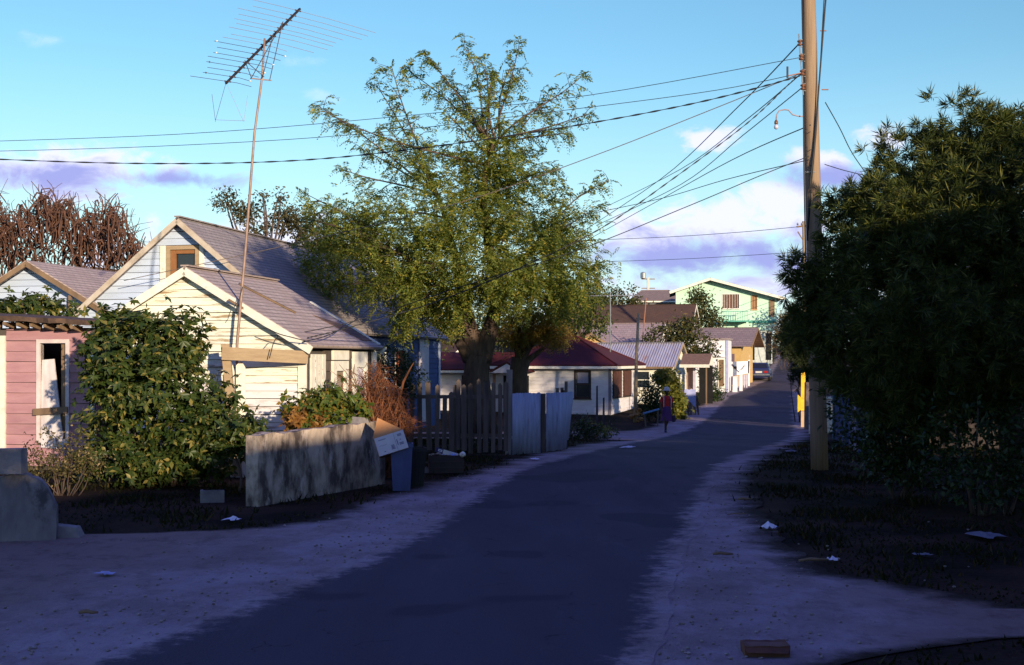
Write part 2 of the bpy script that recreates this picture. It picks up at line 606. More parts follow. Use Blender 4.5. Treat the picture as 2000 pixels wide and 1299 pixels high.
def asphaltmat():
    m = bpy.data.materials.new('worn_asphalt')
    m.use_nodes = True
    nt = m.node_tree
    bs = nt.nodes['Principled BSDF']
    tc = N(nt, 'ShaderNodeTexCoord')
    mp = N(nt, 'ShaderNodeMapping'); mp.inputs['Scale'].default_value = (1.0, .22, 1); mp.inputs['Rotation'].default_value = (0, 0, R(11))
    nt.links.new(tc.outputs['Object'], mp.inputs[0])
    a = N(nt, 'ShaderNodeTexNoise'); a.inputs['Scale'].default_value = 1.3; a.inputs['Detail'].default_value = 9
    b = N(nt, 'ShaderNodeTexNoise'); b.inputs['Scale'].default_value = 60; b.inputs['Detail'].default_value = 3
    nt.links.new(mp.outputs[0], a.inputs['Vector']); nt.links.new(tc.outputs['Object'], b.inputs['Vector'])
    r = N(nt, 'ShaderNodeMapRange'); r.inputs['From Min'].default_value = .34; r.inputs['From Max'].default_value = .70
    nt.links.new(a.outputs[0], r.inputs['Value'])
    c = mixc(nt, r.outputs[0], (.034, .028, .044), (.058, .047, .068))
    r2 = N(nt, 'ShaderNodeMapRange'); r2.inputs['From Min'].default_value = .40; r2.inputs['From Max'].default_value = .72
    nt.links.new(b.outputs[0], r2.inputs['Value'])
    c = mixc(nt, M_(nt, 'MULTIPLY', r2.outputs[0], .5), c, (.085, .072, .09))
    # patches of newer tar, fine cracks, drifts of pale dust
    vo = N(nt, 'ShaderNodeTexVoronoi', feature='DISTANCE_TO_EDGE')
    vo.inputs['Scale'].default_value = .9
    wv = N(nt, 'ShaderNodeTexNoise'); wv.inputs['Scale'].default_value = 2.0; wv.inputs['Detail'].default_value = 5
    nt.links.new(tc.outputs['Object'], wv.inputs['Vector'])
    wm = N(nt, 'ShaderNodeVectorMath', operation='MULTIPLY_ADD')
    wm.inputs[1].default_value = (.9, .9, 0)
    nt.links.new(wv.outputs['Color'], wm.inputs[0]); nt.links.new(tc.outputs['Object'], wm.inputs[2])
    nt.links.new(wm.outputs[0], vo.inputs['Vector'])
    rc = N(nt, 'ShaderNodeMapRange'); rc.inputs['From Min'].default_value = .012; rc.inputs['From Max'].default_value = .004
    nt.links.new(vo.outputs['Distance'], rc.inputs['Value'])
    rp = N(nt, 'ShaderNodeMapRange'); rp.inputs['From Min'].default_value = .50; rp.inputs['From Max'].default_value = .62
    nt.links.new(wv.outputs[0], rp.inputs['Value'])
    c = mixc(nt, M_(nt, 'MULTIPLY', M_(nt, 'MULTIPLY', rc.outputs[0], rp.outputs[0]), .75), c, (.014, .012, .016))
    pt_ = N(nt, 'ShaderNodeTexNoise'); pt_.inputs['Scale'].default_value = .33; pt_.inputs['Detail'].default_value = 2
    nt.links.new(tc.outputs['Object'], pt_.inputs['Vector'])
    rq = N(nt, 'ShaderNodeMapRange'); rq.inputs['From Min'].default_value = .58; rq.inputs['From Max'].default_value = .60
    nt.links.new(pt_.outputs[0], rq.inputs['Value'])
    c = mixc(nt, M_(nt, 'MULTIPLY', rq.outputs[0], .6), c, (.024, .020, .032))
    du = N(nt, 'ShaderNodeTexNoise'); du.inputs['Scale'].default_value = .8; du.inputs['Detail'].default_value = 10; du.inputs['Roughness'].default_value = .75
    nt.links.new(mp.outputs[0], du.inputs['Vector'])
    rd = N(nt, 'ShaderNodeMapRange'); rd.inputs['From Min'].default_value = .56; rd.inputs['From Max'].default_value = .74
    nt.links.new(du.outputs[0], rd.inputs['Value'])
    c = mixc(nt, M_(nt, 'MULTIPLY', rd.outputs[0], .55), c, (.16, .125, .14))
    sc_, _h = sand_colour(nt, tc)
    c = edge_mix(nt, tc, sc_, c, 5.0, .50, .02, .36)
    nt.links.new(c, bs.inputs['Base Color'])
    bs.inputs['Roughness'].default_value = .9
    bs.inputs['Specular IOR Level'].default_value = .2
    bp = N(nt, 'ShaderNodeBump'); bp.inputs['Strength'].default_value = .8; bp.inputs['Distance'].default_value = .012
    nt.links.new(b.outputs[0], bp.inputs['Height']); nt.links.new(bp.outputs[0], bs.inputs['Normal'])
    return m


def build_ground():
    xs = np.concatenate([np.arange(-600, -60, 30), np.arange(-60, -24, 3), np.arange(-24, 60, 1), np.arange(60, 100, 4), np.arange(100, 601, 30)])
    ys = np.concatenate([np.arange(-300, -40, 30), np.arange(-40, 0, 4), np.arange(0, 170, 1), np.arange(170, 260, 5), np.arange(260, 1500, 60)])
    vs = [(x, y, gz(x, y)) for y in ys for x in xs]
    w = len(xs)
    fs = [(j * w + i, j * w + i + 1, (j + 1) * w + i + 1, (j + 1) * w + i) for j in range(len(ys) - 1) for i in range(w - 1)]
    MB().add(vs, fs).build('ground', groundmat(), smooth=True, kind='structure')


def strip(name, L, Rr, ys, mat, off, nlo, nhi, cols=10, seed=1):
    r = random.Random(seed)
    ph = [r.uniform(0, 6.28) for _ in range(12)]

    def wob(y, k, amp):
        s = min(3.0, max(.6, y / 14))
        return amp * s * (.5 * math.sin(y * 2.1 + ph[k]) + .3 * math.sin(y * 5.3 + ph[k + 1]) + .22 * math.sin(y * 11 + ph[k + 2])) + r.uniform(-1, 1) * amp * .12
    vs, ed, rg_ = [], [], []
    marg = [0, .07, .16, .3, .5, .8]
    for j, y in enumerate(ys):
        a, b = tab(L, y) + wob(y, 0, nlo), tab(Rr, y) + wob(y, 4, nhi)
        h = (b - a) / 2
        xs = [a + min(m, h * .3) for m in marg] + [a + .8 + (b - a - 1.6) * (i + 1) / (cols + 1) if b - a > 2 else a + h * (.6 + .8 * i / cols) for i in range(cols)] + [b - min(m, h * .3) for m in marg[::-1]]
        for x in xs:
            vs.append((x, y, gz(x, y) + off)); ed.append(min(x - a, b - x)); rg_.append(max(tab(ROADL, y) - x, x - tab(ROADR, y), 0))
    w = len(xs)
    fs = [(j * w + i, j * w + i + 1, (j + 1) * w + i + 1, (j + 1) * w + i) for j in range(len(ys) - 1) for i in range(w - 1)]
    o = MB().add(vs, fs).build(name, mat, smooth=True, kind='structure')
    at_ = o.data.attributes.new('edge', 'FLOAT', 'POINT')
    at_.data.foreach_set('value', np.array(ed, np.float32))
    at_ = o.data.attributes.new('road_gap', 'FLOAT', 'POINT')
    at_.data.foreach_set('value', np.array(rg_, np.float32))
    return o


SANDL = [(-20, -14), (15.3, -14), (15.7, -7.5), (16.0, -5.0), (16.3, -3.9), (16.6, -3.25), (17.2, -2.8), (20.75, -2.1), (22.9, -1.4), (25, -.8), (29, .0), (33, .9), (38, 2.0), (42.7, 3.8),
         (43.6, 2.2), (45, -8), (51, -9), (52.5, 4.5), (55, 5.7), (62, 7.3), (66.8, 9.0), (80, 12.2), (91, 16.2), (97, 17.4), (120, 24), (150, 30.8), (230, 51.5)]
SANDR = [(-20, 3), (5, 2.0), (9.2, 2.4), (9.6, 3.0), (10.0, 3.8), (10.3, 5.5), (10.5, 9), (11.0, 9), (11.2, 4.6), (11.6, 4.3), (12.6, 3.75), (13.1, 3.2), (14.9, 3.25), (18.3, 3.6), (22, 4.1), (26, 5.0), (35, 7.6),
         (45, 10.6), (55, 13), (70, 16.5), (85, 19.8), (97, 23), (120, 28.6), (150, 35), (230, 57)]
ysn = np.concatenate([np.arange(-20, 4, 2), np.arange(4, 30, .12), np.arange(30, 70, .3), np.arange(70, 231, 1.5)])
build_ground()
SANDM = sandmat()
strip('sand_verge', SANDL, SANDR, ysn, SANDM, .012, .10, .09, 16, 3)
strip('road', ROADL, ROADR, ysn, asphaltmat(), .016, .05, .07, 8, 5)


# grass: short blades over the dark verges
def grass_patch(name, label, pts, h, mat, seed):
    r = np.random.RandomState(seed)
    pts = np.array(pts)
    n = len(pts)
    a = r.uniform(0, 2 * np.pi, n)
    hh = h * r.uniform(.35, 1.2, n) * (1 + .9 * np.sin(pts[:, 0] * 2.1 + 1) * np.sin(pts[:, 1] * 1.7)).clip(.45)
    w = .012 + .012 * r.rand(n)
    lean = r.normal(0, .45, (n, 2)) * hh[:, None]
    v = np.zeros((n, 3, 3))
    v[:, 0] = pts + np.stack([np.cos(a) * w, np.sin(a) * w, np.zeros(n)], 1)
    v[:, 1] = pts - np.stack([np.cos(a) * w, np.sin(a) * w, np.zeros(n)], 1)
    v[:, 2] = pts + np.stack([lean[:, 0], lean[:, 1], hh], 1)
    o = link(name, tri_mesh(name, v.reshape(-1, 3), np.arange(n * 3).reshape(-1, 3)), mat, kind='stuff')
    return tag(o, label, 'grass')


def tri_mesh(name, v, f):
    me = bpy.data.meshes.new(name)
    me.vertices.add(len(v))
    me.vertices.foreach_set('co', np.asarray(v, np.float32).ravel())
    k = f.shape[1]
    me.loops.add(f.size)
    me.loops.foreach_set('vertex_index', f.astype(np.int32).ravel())
    me.polygons.add(len(f))
    me.polygons.foreach_set('loop_start', np.arange(0, f.size, k, dtype=np.int32))
    me.polygons.foreach_set('loop_total', np.full(len(f), k, np.int32))
    me.update(calc_edges=True)
    return me


GRASSM = leafmat('grass_blade', (.010, .013, .004), (.028, .027, .010), .25, .6, (.07, .05, .022), .04)


def scatter(n, x0, x1, y0, y1, cond, seed):
    r = np.random.RandomState(seed)
    out = []
    while len(out) < n:
        x, y = r.uniform(x0, x1), r.uniform(y0, y1)
        if cond(x, y) and math.sin(x * 1.9 + 2 * math.sin(y * .8)) * math.sin(y * 1.3 + math.sin(x * 2.7)) + r.normal(0, .35) > -.15:
            out.append((x, y, gz(x, y) - .005))
    return out


def left_verge(x, y):
    return x < tab(SANDL, y) + .12 * math.sin(y * 4) + rnd.gauss(0, .12)


def right_verge(x, y):
    return x > tab(SANDR, y) + .12 * math.sin(y * 4.4) + rnd.gauss(0, .16)


grass_patch('grass', 'dark rough grass along the houses on the left verge', scatter(21000, -11, 3.6, 15.5, 44, left_verge, 1), .085, GRASSM, 5)
grass_patch('grass', 'dark grass under the big tree on the right verge', scatter(24000, 2.0, 13, 8.6, 40, right_verge, 2), .075, GRASSM, 6)
grass_patch('grass', 'dry brown grass bank beside the far end of the street', scatter(6000, 17, 30, 100, 140, lambda x, y: x < tab(SANDL, y), 3), .22,
            leafmat('dry_grass', (.16, .10, .035), (.10, .09, .03), .2, .7), 7)
# ------------------------------------------------------------------ house parts (all in the house's own axes: x from -w to 0, y from 0 to d)
def side(kind, w, d):
    """wall coordinates (s along the wall, z, o outward) to house coordinates"""
    return {'front': lambda s, z, o: (s, -o, z), 'right': lambda s, z, o: (o, s, z), 'back': lambda s, z, o: (s, d + o, z), 'left': lambda s, z, o: (-w - o, s, z)}[kind]


def spans(z0, z1, left, right, holes):
    zm = (z0 + z1) / 2
    cut = sorted([(h[0], h[1]) for h in holes if h[2] - 1e-4 < zm < h[3] + 1e-4])
    l0, r0, l1, r1 = left(z0), right(z0), left(z1), right(z1)
    segs, cur = [], None
    for a, b in cut:
        segs.append((cur, a))
        cur = b
    segs.append((cur, None))
    out = []
    for a, b in segs:
        A0, A1 = (l0, l1) if a is None else (max(a, l0), max(a, l1))
        B0, B1 = (r0, r1) if b is None else (min(b, r0), min(b, r1))
        if B0 - A0 < .02:
            continue
        if B1 < A1:
            A1 = B1 = (A1 + B1) / 2
        out.append((A0, B0, A1, B1))
    return out


def prism(mb, T, seg, z0, z1, ob0, ob1, oi, warp=0.0):
    a0, b0, a1, b1 = seg
    if warp:
        e, g = rnd.uniform(-warp, warp), rnd.uniform(-warp, warp)
        mb.hexa([T(a0, z0 + e, ob0 + abs(e)), T(b0, z0 + g, ob0 + abs(g)), T(b0, z0 + g, oi), T(a0, z0 + e, oi), T(a1, z1, ob1), T(b1, z1, ob1), T(b1, z1, oi), T(a1, z1, oi)])
        return
    mb.hexa([T(a0, z0, ob0), T(b0, z0, ob0), T(b0, z0, oi), T(a0, z0, oi), T(a1, z1, ob1), T(b1, z1, ob1), T(b1, z1, oi), T(a1, z1, oi)])


def gable_bounds(L0, L1, he, hr, apex=None, hl=None):
    apex = (L0 + L1) / 2 if apex is None else apex
    hl = he if hl is None else hl
    return (lambda z: L0 if z <= hl else L0 + (apex - L0) * min(1, (z - hl) / (hr - hl)),
            lambda z: L1 if z <= he else L1 + (apex - L1) * min(1, (z - he) / (hr - he)))


def wall(parent, kind, w, d, z0, he, hr=None, holes=(), mat=None, thick=.10, apex=None, inset=0.0, hl=None):
    L0, L1 = ((-w, 0) if kind in ('front', 'back') else (0, d))
    if kind in ('front', 'back'):
        L0, L1 = L0 + .002, L1 - .002
    else:
        L0, L1 = L0 + thick + .002, L1 - thick - .002
    T = side(kind, w, d)
    l, r = gable_bounds(L0, L1, he, hr, apex, hl) if hr else ((lambda z: L0), (lambda z: L1))
    zs = sorted({z0, he, *([hl] if hl else []), *( [hr] if hr else []), *[v for h in holes for v in (h[2], h[3]) if z0 < v < (hr or he)]})
    mb = MB()
    for a, b in zip(zs, zs[1:]):
        for sg in spans(a, b, l, r, holes):
            prism(mb, T, sg, a, b, -inset, -inset, -inset - thick)
    return mb.build('wall', mat, parent)


def boards(parent, kind, w, d, z0, he, hr=None, bh=.15, holes=(), mat=None, joined=False, apex=None, L=None, out=.028, pick=None, gap=.0, hl=None):
    """lapped boards, each one a piece of its own (or one joined siding part for far walls)"""
    L0, L1 = L or ((-w, 0) if kind in ('front', 'back') else (0, d))
    T = side(kind, w, d)
    l, r = gable_bounds(L0, L1, he, hr, apex, hl) if hr else ((lambda z: L0), (lambda z: L1))
    top = hr or he
    z = z0
    J = MB()
    while z < top - .03:
        b = min(z + bh, top)
        br = [b]
        for sg in spans(z, b, l, r, holes):
            mb = J if joined else MB()
            jit = rnd.uniform(-.003, .003)
            prism(mb, T, sg, z + .010, b - gap, out + jit, .010, .001, 0 if joined else .009)
            if not joined:
                mb.build('board', pick(z) if pick else mat, parent)
        z = b
    if joined:
        J.build('siding', mat, parent)


def beam(parent, name, T, s0, s1, z0, z1, o0, o1, mat):
    mb = MB()
    mb.hexa([T(s0, z0, o1), T(s1, z0, o1), T(s1, z0, o0), T(s0, z0, o0), T(s0, z1, o1), T(s1, z1, o1), T(s1, z1, o0), T(s0, z1, o0)])
    return mb.build(name, mat, parent)


def window(parent, kind, w, d, s0, s1, z0, z1, fm, fw=.07, pane=None, bars=0, cross=False, proud=.045, sill=True, deep=.06, panel=None):
    """frame round the opening, pane set back, sill; bars = upright bars in front"""
    T = side(kind, w, d)
    mb = MB()
    def bx(a, b, c, e, o0=-deep, o1=proud):
        mb.hexa([T(a, c, o1), T(b, c, o1), T(b, c, o0), T(a, c, o0), T(a, e, o1), T(b, e, o1), T(b, e, o0), T(a, e, o0)])
    bx(s0 - fw, s0, z0 - fw, z1 + fw); bx(s1, s1 + fw, z0 - fw, z1 + fw)
    bx(s0, s1, z1, z1 + fw); bx(s0, s1, z0 - fw, z0)
    o = mb.build('window', fm, parent)
    if pane is not None:
        beam(o, 'pane', T, s0 + .001, s1 - .001, z0 + .001, z1 - .001, -deep + .002, -deep + .016, pane)
        if cross:
            zm = (z0 + z1) / 2
            beam(o, 'sash_rail', T, s0 + .002, s1 - .002, zm - .025, zm + .025, -deep + .018, -deep + .05, fm)
    if sill:
        beam(o, 'sill', T, s0 - fw - .03, s1 + fw + .03, z0 - fw - .05, z0 - fw - .003, -.01, proud + .05, fm)
    for i in range(bars):
        s = s0 + (s1 - s0) * (i + .5) / bars
        beam(o, 'bar', T, s - .014, s + .014, z0 + .004, z1 - .004, -.01, .015, fm)
    return o


def gable_roof(parent, w, d, he, hr, axis, mat, oh=.2, ov=.25, t=.07, fm=None, apex=None, fh=.13, x0=None, hl=None):
    """two slabs meeting at the ridge; axis 'y': gable faces the front, 'x': gable faces right. fm: verge boards"""
    ap = (-w / 2 if axis == 'y' else d / 2) if apex is None else apex
    lo, hi = (-w, 0) if axis == 'y' else (0, d)
    ends = (-ov, d + ov) if axis == 'y' else (-w - ov, ov)

    def pt(c, e, z):
        return Vector((c, e, z)) if axis == 'y' else Vector((e, c, z))
    lift = t + .012
    hl = he if hl is None else hl
    sl0, sl1 = (hr - hl) / (ap - lo), (hr - he) / (hi - ap)
    a, b = lo - oh, hi + oh
    za, zb, zr = hl - oh * sl0 + lift, he - oh * sl1 + lift, hr + lift
    e0, e1 = ends
    q1 = [pt(a, e0, za), pt(ap, e0, zr), pt(ap, e1, zr), pt(a, e1, za)]
    q2 = [pt(ap, e0, zr), pt(b, e0, zb), pt(b, e1, zb), pt(ap, e1, zr)]
    for q in (q1, q2):
        n = (q[1] - q[0]).cross(q[2] - q[0])
        MB().slab(q if n.z > 0 else q[::-1], t).build('roof', mat, parent)
    capm = MB().bar(pt(ap, e0 - .01, zr + .012), pt(ap, e1 + .01, zr + .012), .16, .03).build('ridge_cap', mat, parent)
    if fm:
        for e, sg in ((e0, -1), (e1, 1)):
            for c, z in ((a, za), (b, zb)):
                p0, p1 = pt(c, e + sg * .018, z - t - fh / 2 + .035), pt(ap, e + sg * .018, zr - t - fh / 2 + .035)
                MB().bar(p0, p1, .03, fh, up=(0, 0, 1)).build('verge_board', fm, parent)
    return za, zb


def hip_roof(parent, w, d, he, hr, mat, oh=.4, t=.06, fm=None, ridge=None):
    x0, x1, y0, y1 = -w - oh, oh, -oh, d + oh
    z = he + t
    rl = (ridge if ridge is not None else max(.05, (w - d))) / 2
    cx, cy = -w / 2, d / 2
    r0, r1 = (cx - rl, cy, hr), (cx + rl, cy, hr)
    A, B, C, D_ = (x0, y0, z), (x1, y0, z), (x1, y1, z), (x0, y1, z)
    for q in ([A, B, r1, r0], [B, C, r1], [C, D_, r0, r1], [D_, A, r0]):
        MB().slab(q, t).build('roof', mat, parent)
    for p, q in ((A, r0), (B, r1), (C, r1), (D_, r0), (r0, r1)):
        MB().tube([Vector(p) + Vector((0, 0, .01)), Vector(q) + Vector((0, 0, .02))], .045, 6).build('ridge_cap', mat, parent)
    if fm:
        m = MB()
        zz0, zz1 = z - t - .14, z - t - .003
        m.box(x0, x1, y0, y0 + .03, zz0, zz1); m.box(x0, x1, y1 - .03, y1, zz0, zz1)
        m.box(x0, x0 + .03, y0 + .031, y1 - .031, zz0, zz1); m.box(x1 - .03, x1, y0 + .031, y1 - .031, zz0, zz1)
        m.build('fascia', fm, parent)
        # boarded soffit
        MB().box(x0 + .03, x1 - .03, y0 + .03, y1 - .03, zz1 - .02, zz1 - .004).build('soffit', fm, parent)


SROT = -R(11.31)
pinkroof = shinglemat('grey_pink_shingles', (.50, .40, .36), (.34, .26, .23), 1, .075, .3)
browns = shinglemat('brown_shingles', (.13, .075, .055), (.075, .045, .04), 0, .06, .3)
browns_y = shinglemat('brown_shingles_lengthwise', (.20, .13, .10), (.12, .08, .07), 1, .07, .3)


# ---- cream clapboard cottage with the aerial
def cream_house():
    w, d, he, hr, hl, ap = 3.75, 4.2, 2.47, 3.88, 3.07, -2.375
    h = thing('clapboard_cottage', 'cream clapboard cottage with grey shingle roof behind the low concrete wall', 'house', (-3.84, 24, 0), SROT)
    low = lambda z: white if z < 1.62 else cream
    boards(h, 'front', w, d, .25, he, hr, .148, mat=cream, pick=low, L=(-w, -.14), hl=hl, apex=ap)
    wall(h, 'front', w, d, 0, he, hr, mat=sidegap, hl=hl, apex=ap)
    wall(h, 'back', w, d, 0, he, hr, mat=cream, hl=hl, apex=ap)
    wall(h, 'left', w, d, 0, hl, mat=cream)
    T = side('right', w, d)
    F_ = side('front', w, d)
    beam(h, 'corner_board', F_, -.17, -.002, .05, 2.40, .002, .045, trimw)
    # street side: block piers, boarded panel, window, pale door
    for a, b in ((.02, .14), (.97, 1.35), (2.33, 2.62), (3.56, 3.92)):
        z = .02
        while z < 2.33:
            k = rnd.uniform(.17, .22)
            mb = MB()
            o = rnd.uniform(-.012, .018)
            a_, b_ = a + .004, b - .004
            mb.hexa([T(a_, z, o), T(b_, z, o + rnd.uniform(-.01, .01)), T(b_, z, -.1), T(a_, z, -.1),
                     T(a_, z + k - .012, o), T(b_, z + k - .012, o), T(b_, z + k - .012, -.1), T(a_, z + k - .012, -.1)])
            mb.build('block', pm('dark_limestone', (.15, .115, .09), (.075, .058, .05), scale=5, bump=.7, rv=.5), h)
            z += k
    beam(h, 'mortar_core', T, .003, d - .003, 0, 2.36, -.13, -.06, pm('dark_mortar', (.10, .085, .075)))
    beam(h, 'boarded_panel', T, .16, .95, .35, 2.28, -.01, .03, trimw)
    for s in (.36, .56, .76):
        beam(h, 'batten', T, s - .008, s + .008, .36, 2.27, .031, .036, cream)
    window(h, 'right', w, d, 1.58, 2.12, .85, 1.95, trimw, fw=.2, pane=pm('dusty_pane', (.30, .25, .19), (.20, .16, .12)), sill=True, deep=.03, proud=.04)
    beam(h, 'transom', T, 1.38, 2.31, 2.17, 2.36, -.02, .05, trimw)
    dr = beam(h, 'door', T, 2.82, 3.36, .25, 2.0, -.02, .012, pm('lilac_door', (.60, .56, .62), (.5, .46, .5), rv=.0))
    for s0, s1, z0, z1 in ((2.64, 2.81, .2, 2.34), (3.37, 3.54, .2, 2.34), (2.815, 3.365, 2.01, 2.34)):
        beam(dr, 'door_frame', T, s0, s1, z0, z1, -.02, .05, trimw)
    beam(h, 'corner_board', T, 3.95, 4.19, .05, 2.34, .002, .05, trimw)
    gable_roof(h, w, d, he, hr, 'y', pinkroof, .16, .2, .06, trimw, fh=.15, hl=hl, apex=ap)
    # ragged patch of roll roofing and a strip of lath on the slope to the street
    sl = (hr - he) / -ap
    rz = lambda x: hr - (x - ap) * sl + .088
    MB().slab([(-.95, 2.9, rz(-.95)), (-.05, 3.5, rz(-.05)), (-.05, 4.3, rz(-.05)), (-.55, 4.3, rz(-.55))], .012).build('roof_patch', browns_y, h)
    MB().bar((-1.9, 1.25, rz(-1.9) + .01), (-.95, 1.9, rz(-.95) + .01), .09, .025, up=(sl, 0, 1)).build('lath', oldwood, h)
    MB().bar((-1.5, 4.25, rz(-1.5) + .01), (.1, 4.25, rz(.1) + .01), .11, .03, up=(sl, 0, 1)).build('lath', trimw, h)
    return h


cream_house()


# ---- pale blue house behind it: tall gable and a lower wing on its left
def blue_house():
    w, d, he, hr = 6.2, 13.5, 3.05, 5.63
    h = thing('blue_house', 'pale blue board house with steep grey roof and two gables behind the cottage', 'house', (-5.2, 31.4, -.1), SROT)
    he += .1; hr += .1
    win = [(-3.42, -2.74, 4.18, 5.02)]
    wall(h, 'front', w, d, 0, he, hr, win, sidegap)
    boards(h, 'front', w, d, 1.6, he, hr, .168, [(win[0][0] - .12, win[0][1] + .12, win[0][2] - .12, win[0][3] + .1)], bluep)
    o = window(h, 'front', w, d, *win[0], tanwood, .10, glass, deep=.08, proud=.05)
    T = side('front', w, d)
    beam(o, 'inner_frame', T, -3.415, -3.28, 4.185, 5.015, -.055, .0, pm('brown_sash', (.30, .13, .05)))
    beam(o, 'inner_frame', T, -3.275, -2.745, 4.92, 5.015, -.055, .0, pm('brown_sash', (.30, .13, .05)))
    beam(o, 'side_board', T, -3.68, -3.53, 4.0, 5.12, .0, .052, trimw)
    beam(o, 'side_board', T, -2.63, -2.51, 4.0, 5.12, .0, .052, trimw)
    wall(h, 'back', w, d, 0, he, hr, (), bluep); wall(h, 'left', w, d, 0, he, None, (), bluep)
    hr_ = [(8.1, 9.26, 1.5, 2.55), (6.1, 7.0, 1.5, 2.55)]
    wall(h, 'right', w, d, 0, he, None, hr_, shaded_blue)
    boards(h, 'right', w, d, .6, he - .05, None, .17, [(a - .1, b + .1, c - .1, e + .1) for a, b, c, e in hr_], shaded_blue)
    for q, pn in zip(hr_, (pm('orange_curtain', (.45, .12, .04), (.25, .06, .03), stretch=(8, 8, .5)), glass)):
        window(h, 'right', w, d, *q, trimw, .09, pn, proud=.05)
    Tr = side('right', w, d)
    beam(h, 'pale_panel', Tr, 10.8, 11.96, .2, he - .16, .03, .06, pm('pale_panel_paint', (.62, .56, .58), (.5, .45, .5)))
    beam(h, 'corner_board', Tr, 13.3, 13.49, .2, he - .16, .03, .06, bluep)
    roofm = shinglemat('grey_shingles', (.36, .31, .30), (.24, .20, .20), 1, .09, .3)
    gable_roof(h, w, d, he, hr, 'y', roofm, .28, .3, .07, pm('pale_worn_trim', (.56, .50, .42), (.36, .28, .2), scale=3), fh=.13)
    # lower wing: gable at the same front, set back a little
    ap, lo, hi, ze, zr = -7.34, -10.4, -4.28, 2.95, 4.73
    mb = MB()
    l, r = gable_bounds(lo, hi, ze, zr, ap)
    T2 = lambda s, z, o: (s, .18 - o, z)
    for a, b in ((0, ze), (ze, zr)):
        for sg in spans(a, b, l, r, []):
            prism(mb, T2, sg, a, b, 0, 0, -.1)
    mb.build('wall', sidegap, h)
    z = 1.6
    while z < zr - .03:
        for sg in spans(z, min(z + .16, zr), l, r, [(-6.15, hi + .01, 0, 9)] if z < 3.55 else []):
            m2 = MB(); prism(m2, T2, sg, z + .010, min(z + .16, zr), .028, .01, .001); m2.build('board', bluep, h)
        z += .16
    s = (zr - ze) / (ap - lo)
    for c0, c1 in ((lo - .3, ap), (ap, hi + .02)):
        z0 = zr - abs(c0 - ap) * s + .085
        z1 = zr - abs(c1 - ap) * s + .085
        MB().slab([(c0, -.12, z0), (c1, -.12, z1), (c1, 8, z1), (c0, 8, z0)], .07).build('roof', pinkroof, h)
        MB().bar((c0, -.14, z0 - .10), (c1, -.14, z1 - .10), .03, .12).build('verge_board', oldwood, h)
    beam(h, 'drain_pipe', T, -6.18, -6.10, 1.2, 3.9, .03, .09, oldwood)
    return h


blue_house()


# ---- pink shack
def pink_shack():
    w, d, he = 3.6, 3.0, 2.80
    h = thing('pink_shack', 'pink plank shack with boarded window and tarred flat roof', 'shack', (-8.15, 25, 0), SROT)
    hole = [(-1.155, -.60, .62, 2.50)]
    wall(h, 'front', w, d, 0, he, None, hole, sidegap)
    wall(h, 'back', w, d, 0, he, None, (), pink); wall(h, 'left', w, d, 0, he, None, (), pink); wall(h, 'right', w, d, 0, he, None, (), pink)
    boards(h, 'front', w, d, .08, he - .02, None, .205, [(-1.235, -.52, .5, 2.58)], pink, L=(-1.90, -.085))
    boards(h, 'right', w, d, .08, he - .02, None, .205, (), pink, L=(.03, 2.97))
    T = side('front', w, d)
    window(h, 'front', w, d, *hole[0], pm('chalky_white_trim', (.66, .58, .56), (.5, .4, .4)), .075, None, deep=.09, proud=.05, sill=False)
    beam(h, 'inner_jamb', T, -.74, -.61, .63, 2.49, -.2, -.04, oldwood)
    beam(h, 'corner_board', T, -2.06, -1.91, .02, he - .15, .0, .06, trimw)
    beam(h, 'corner_board', T, -.08, .0, .02, he - .15, .0, .05, trimw)
    beam(h, 'dark_backing', T, -1.6, -.1, .3, 2.7, -1.6, -1.5, dark)  # near-black sheet standing in for the unlit inside
    # flat roof with a ragged tarred edge and rafter tails
    mb = MB()
    n = 26
    top, bot = [], []
    for i in range(n + 1):
        x = -w - .3 + (w + .55) * i / n
        e = -.42 - .05 * math.sin(i * 1.3) - rnd.uniform(0, .05)
        zt = 3.05 - .055 * (x + 2) + rnd.uniform(-.012, .012)
        top.append((x, e, zt)); bot.append((x, e + .02, zt - .085 - rnd.uniform(0, .03)))
    vs, fs = [], []
    for i in range(n + 1):
        vs += [bot[i], top[i], (top[i][0], d + .2, top[i][2] + .06), (top[i][0], d + .2, top[i][2] - .03)]
    for i in range(n):
        a = 4 * i
        fs += [(a, a + 4, a + 5, a + 1), (a + 1, a + 5, a + 6, a + 2), (a + 2, a + 6, a + 7, a + 3), (a + 3, a + 7, a + 4, a)]
    fs += [(0, 1, 2, 3), (4 * n + 3, 4 * n + 2, 4 * n + 1, 4 * n)]
    mb.add(vs, fs).build('roof', pm('tarred_felt', (.055, .038, .030), (.13, .075, .05), scale=6, bump=.6), h)
    for i in range(12):
        x = -3.5 + .29 * i
        zt = 3.05 - .055 * (x + 2) - .125
        MB().hexa([(x, -.36, zt - .06), (x + .055, -.36, zt - .06), (x + .055, .0, zt - .13), (x, .0, zt - .13), (x, -.36, zt), (x + .055, -.36, zt), (x + .055, .0, zt), (x, .0, zt)]).build('rafter_tail', oldwood, h)
    # boards nailed over the opening
    MB().hexa([T(-1.12, .45, .06), T(-.62, .42, .06), T(-.62, .42, .03), T(-1.12, .45, .03), T(-1.17, 2.17, -.04), T(-.90, 2.19, -.04), T(-.90, 2.19, -.07), T(-1.17, 2.17, -.07)]).build(
        'leaning_board', pm('grey_white_board', (.66, .60, .60), (.45, .40, .40), stretch=(2, 2, .5)), h)
    MB().hexa([T(-1.28, 1.08, .095), T(-.54, 1.13, .095), T(-.54, 1.13, .065), T(-1.28, 1.08, .065), T(-1.28, 1.21, .095), T(-.54, 1.26, .095), T(-.54, 1.26, .065), T(-1.28, 1.21, .065)]).build('cross_board', oldwood, h)
    return h


pink_shack()


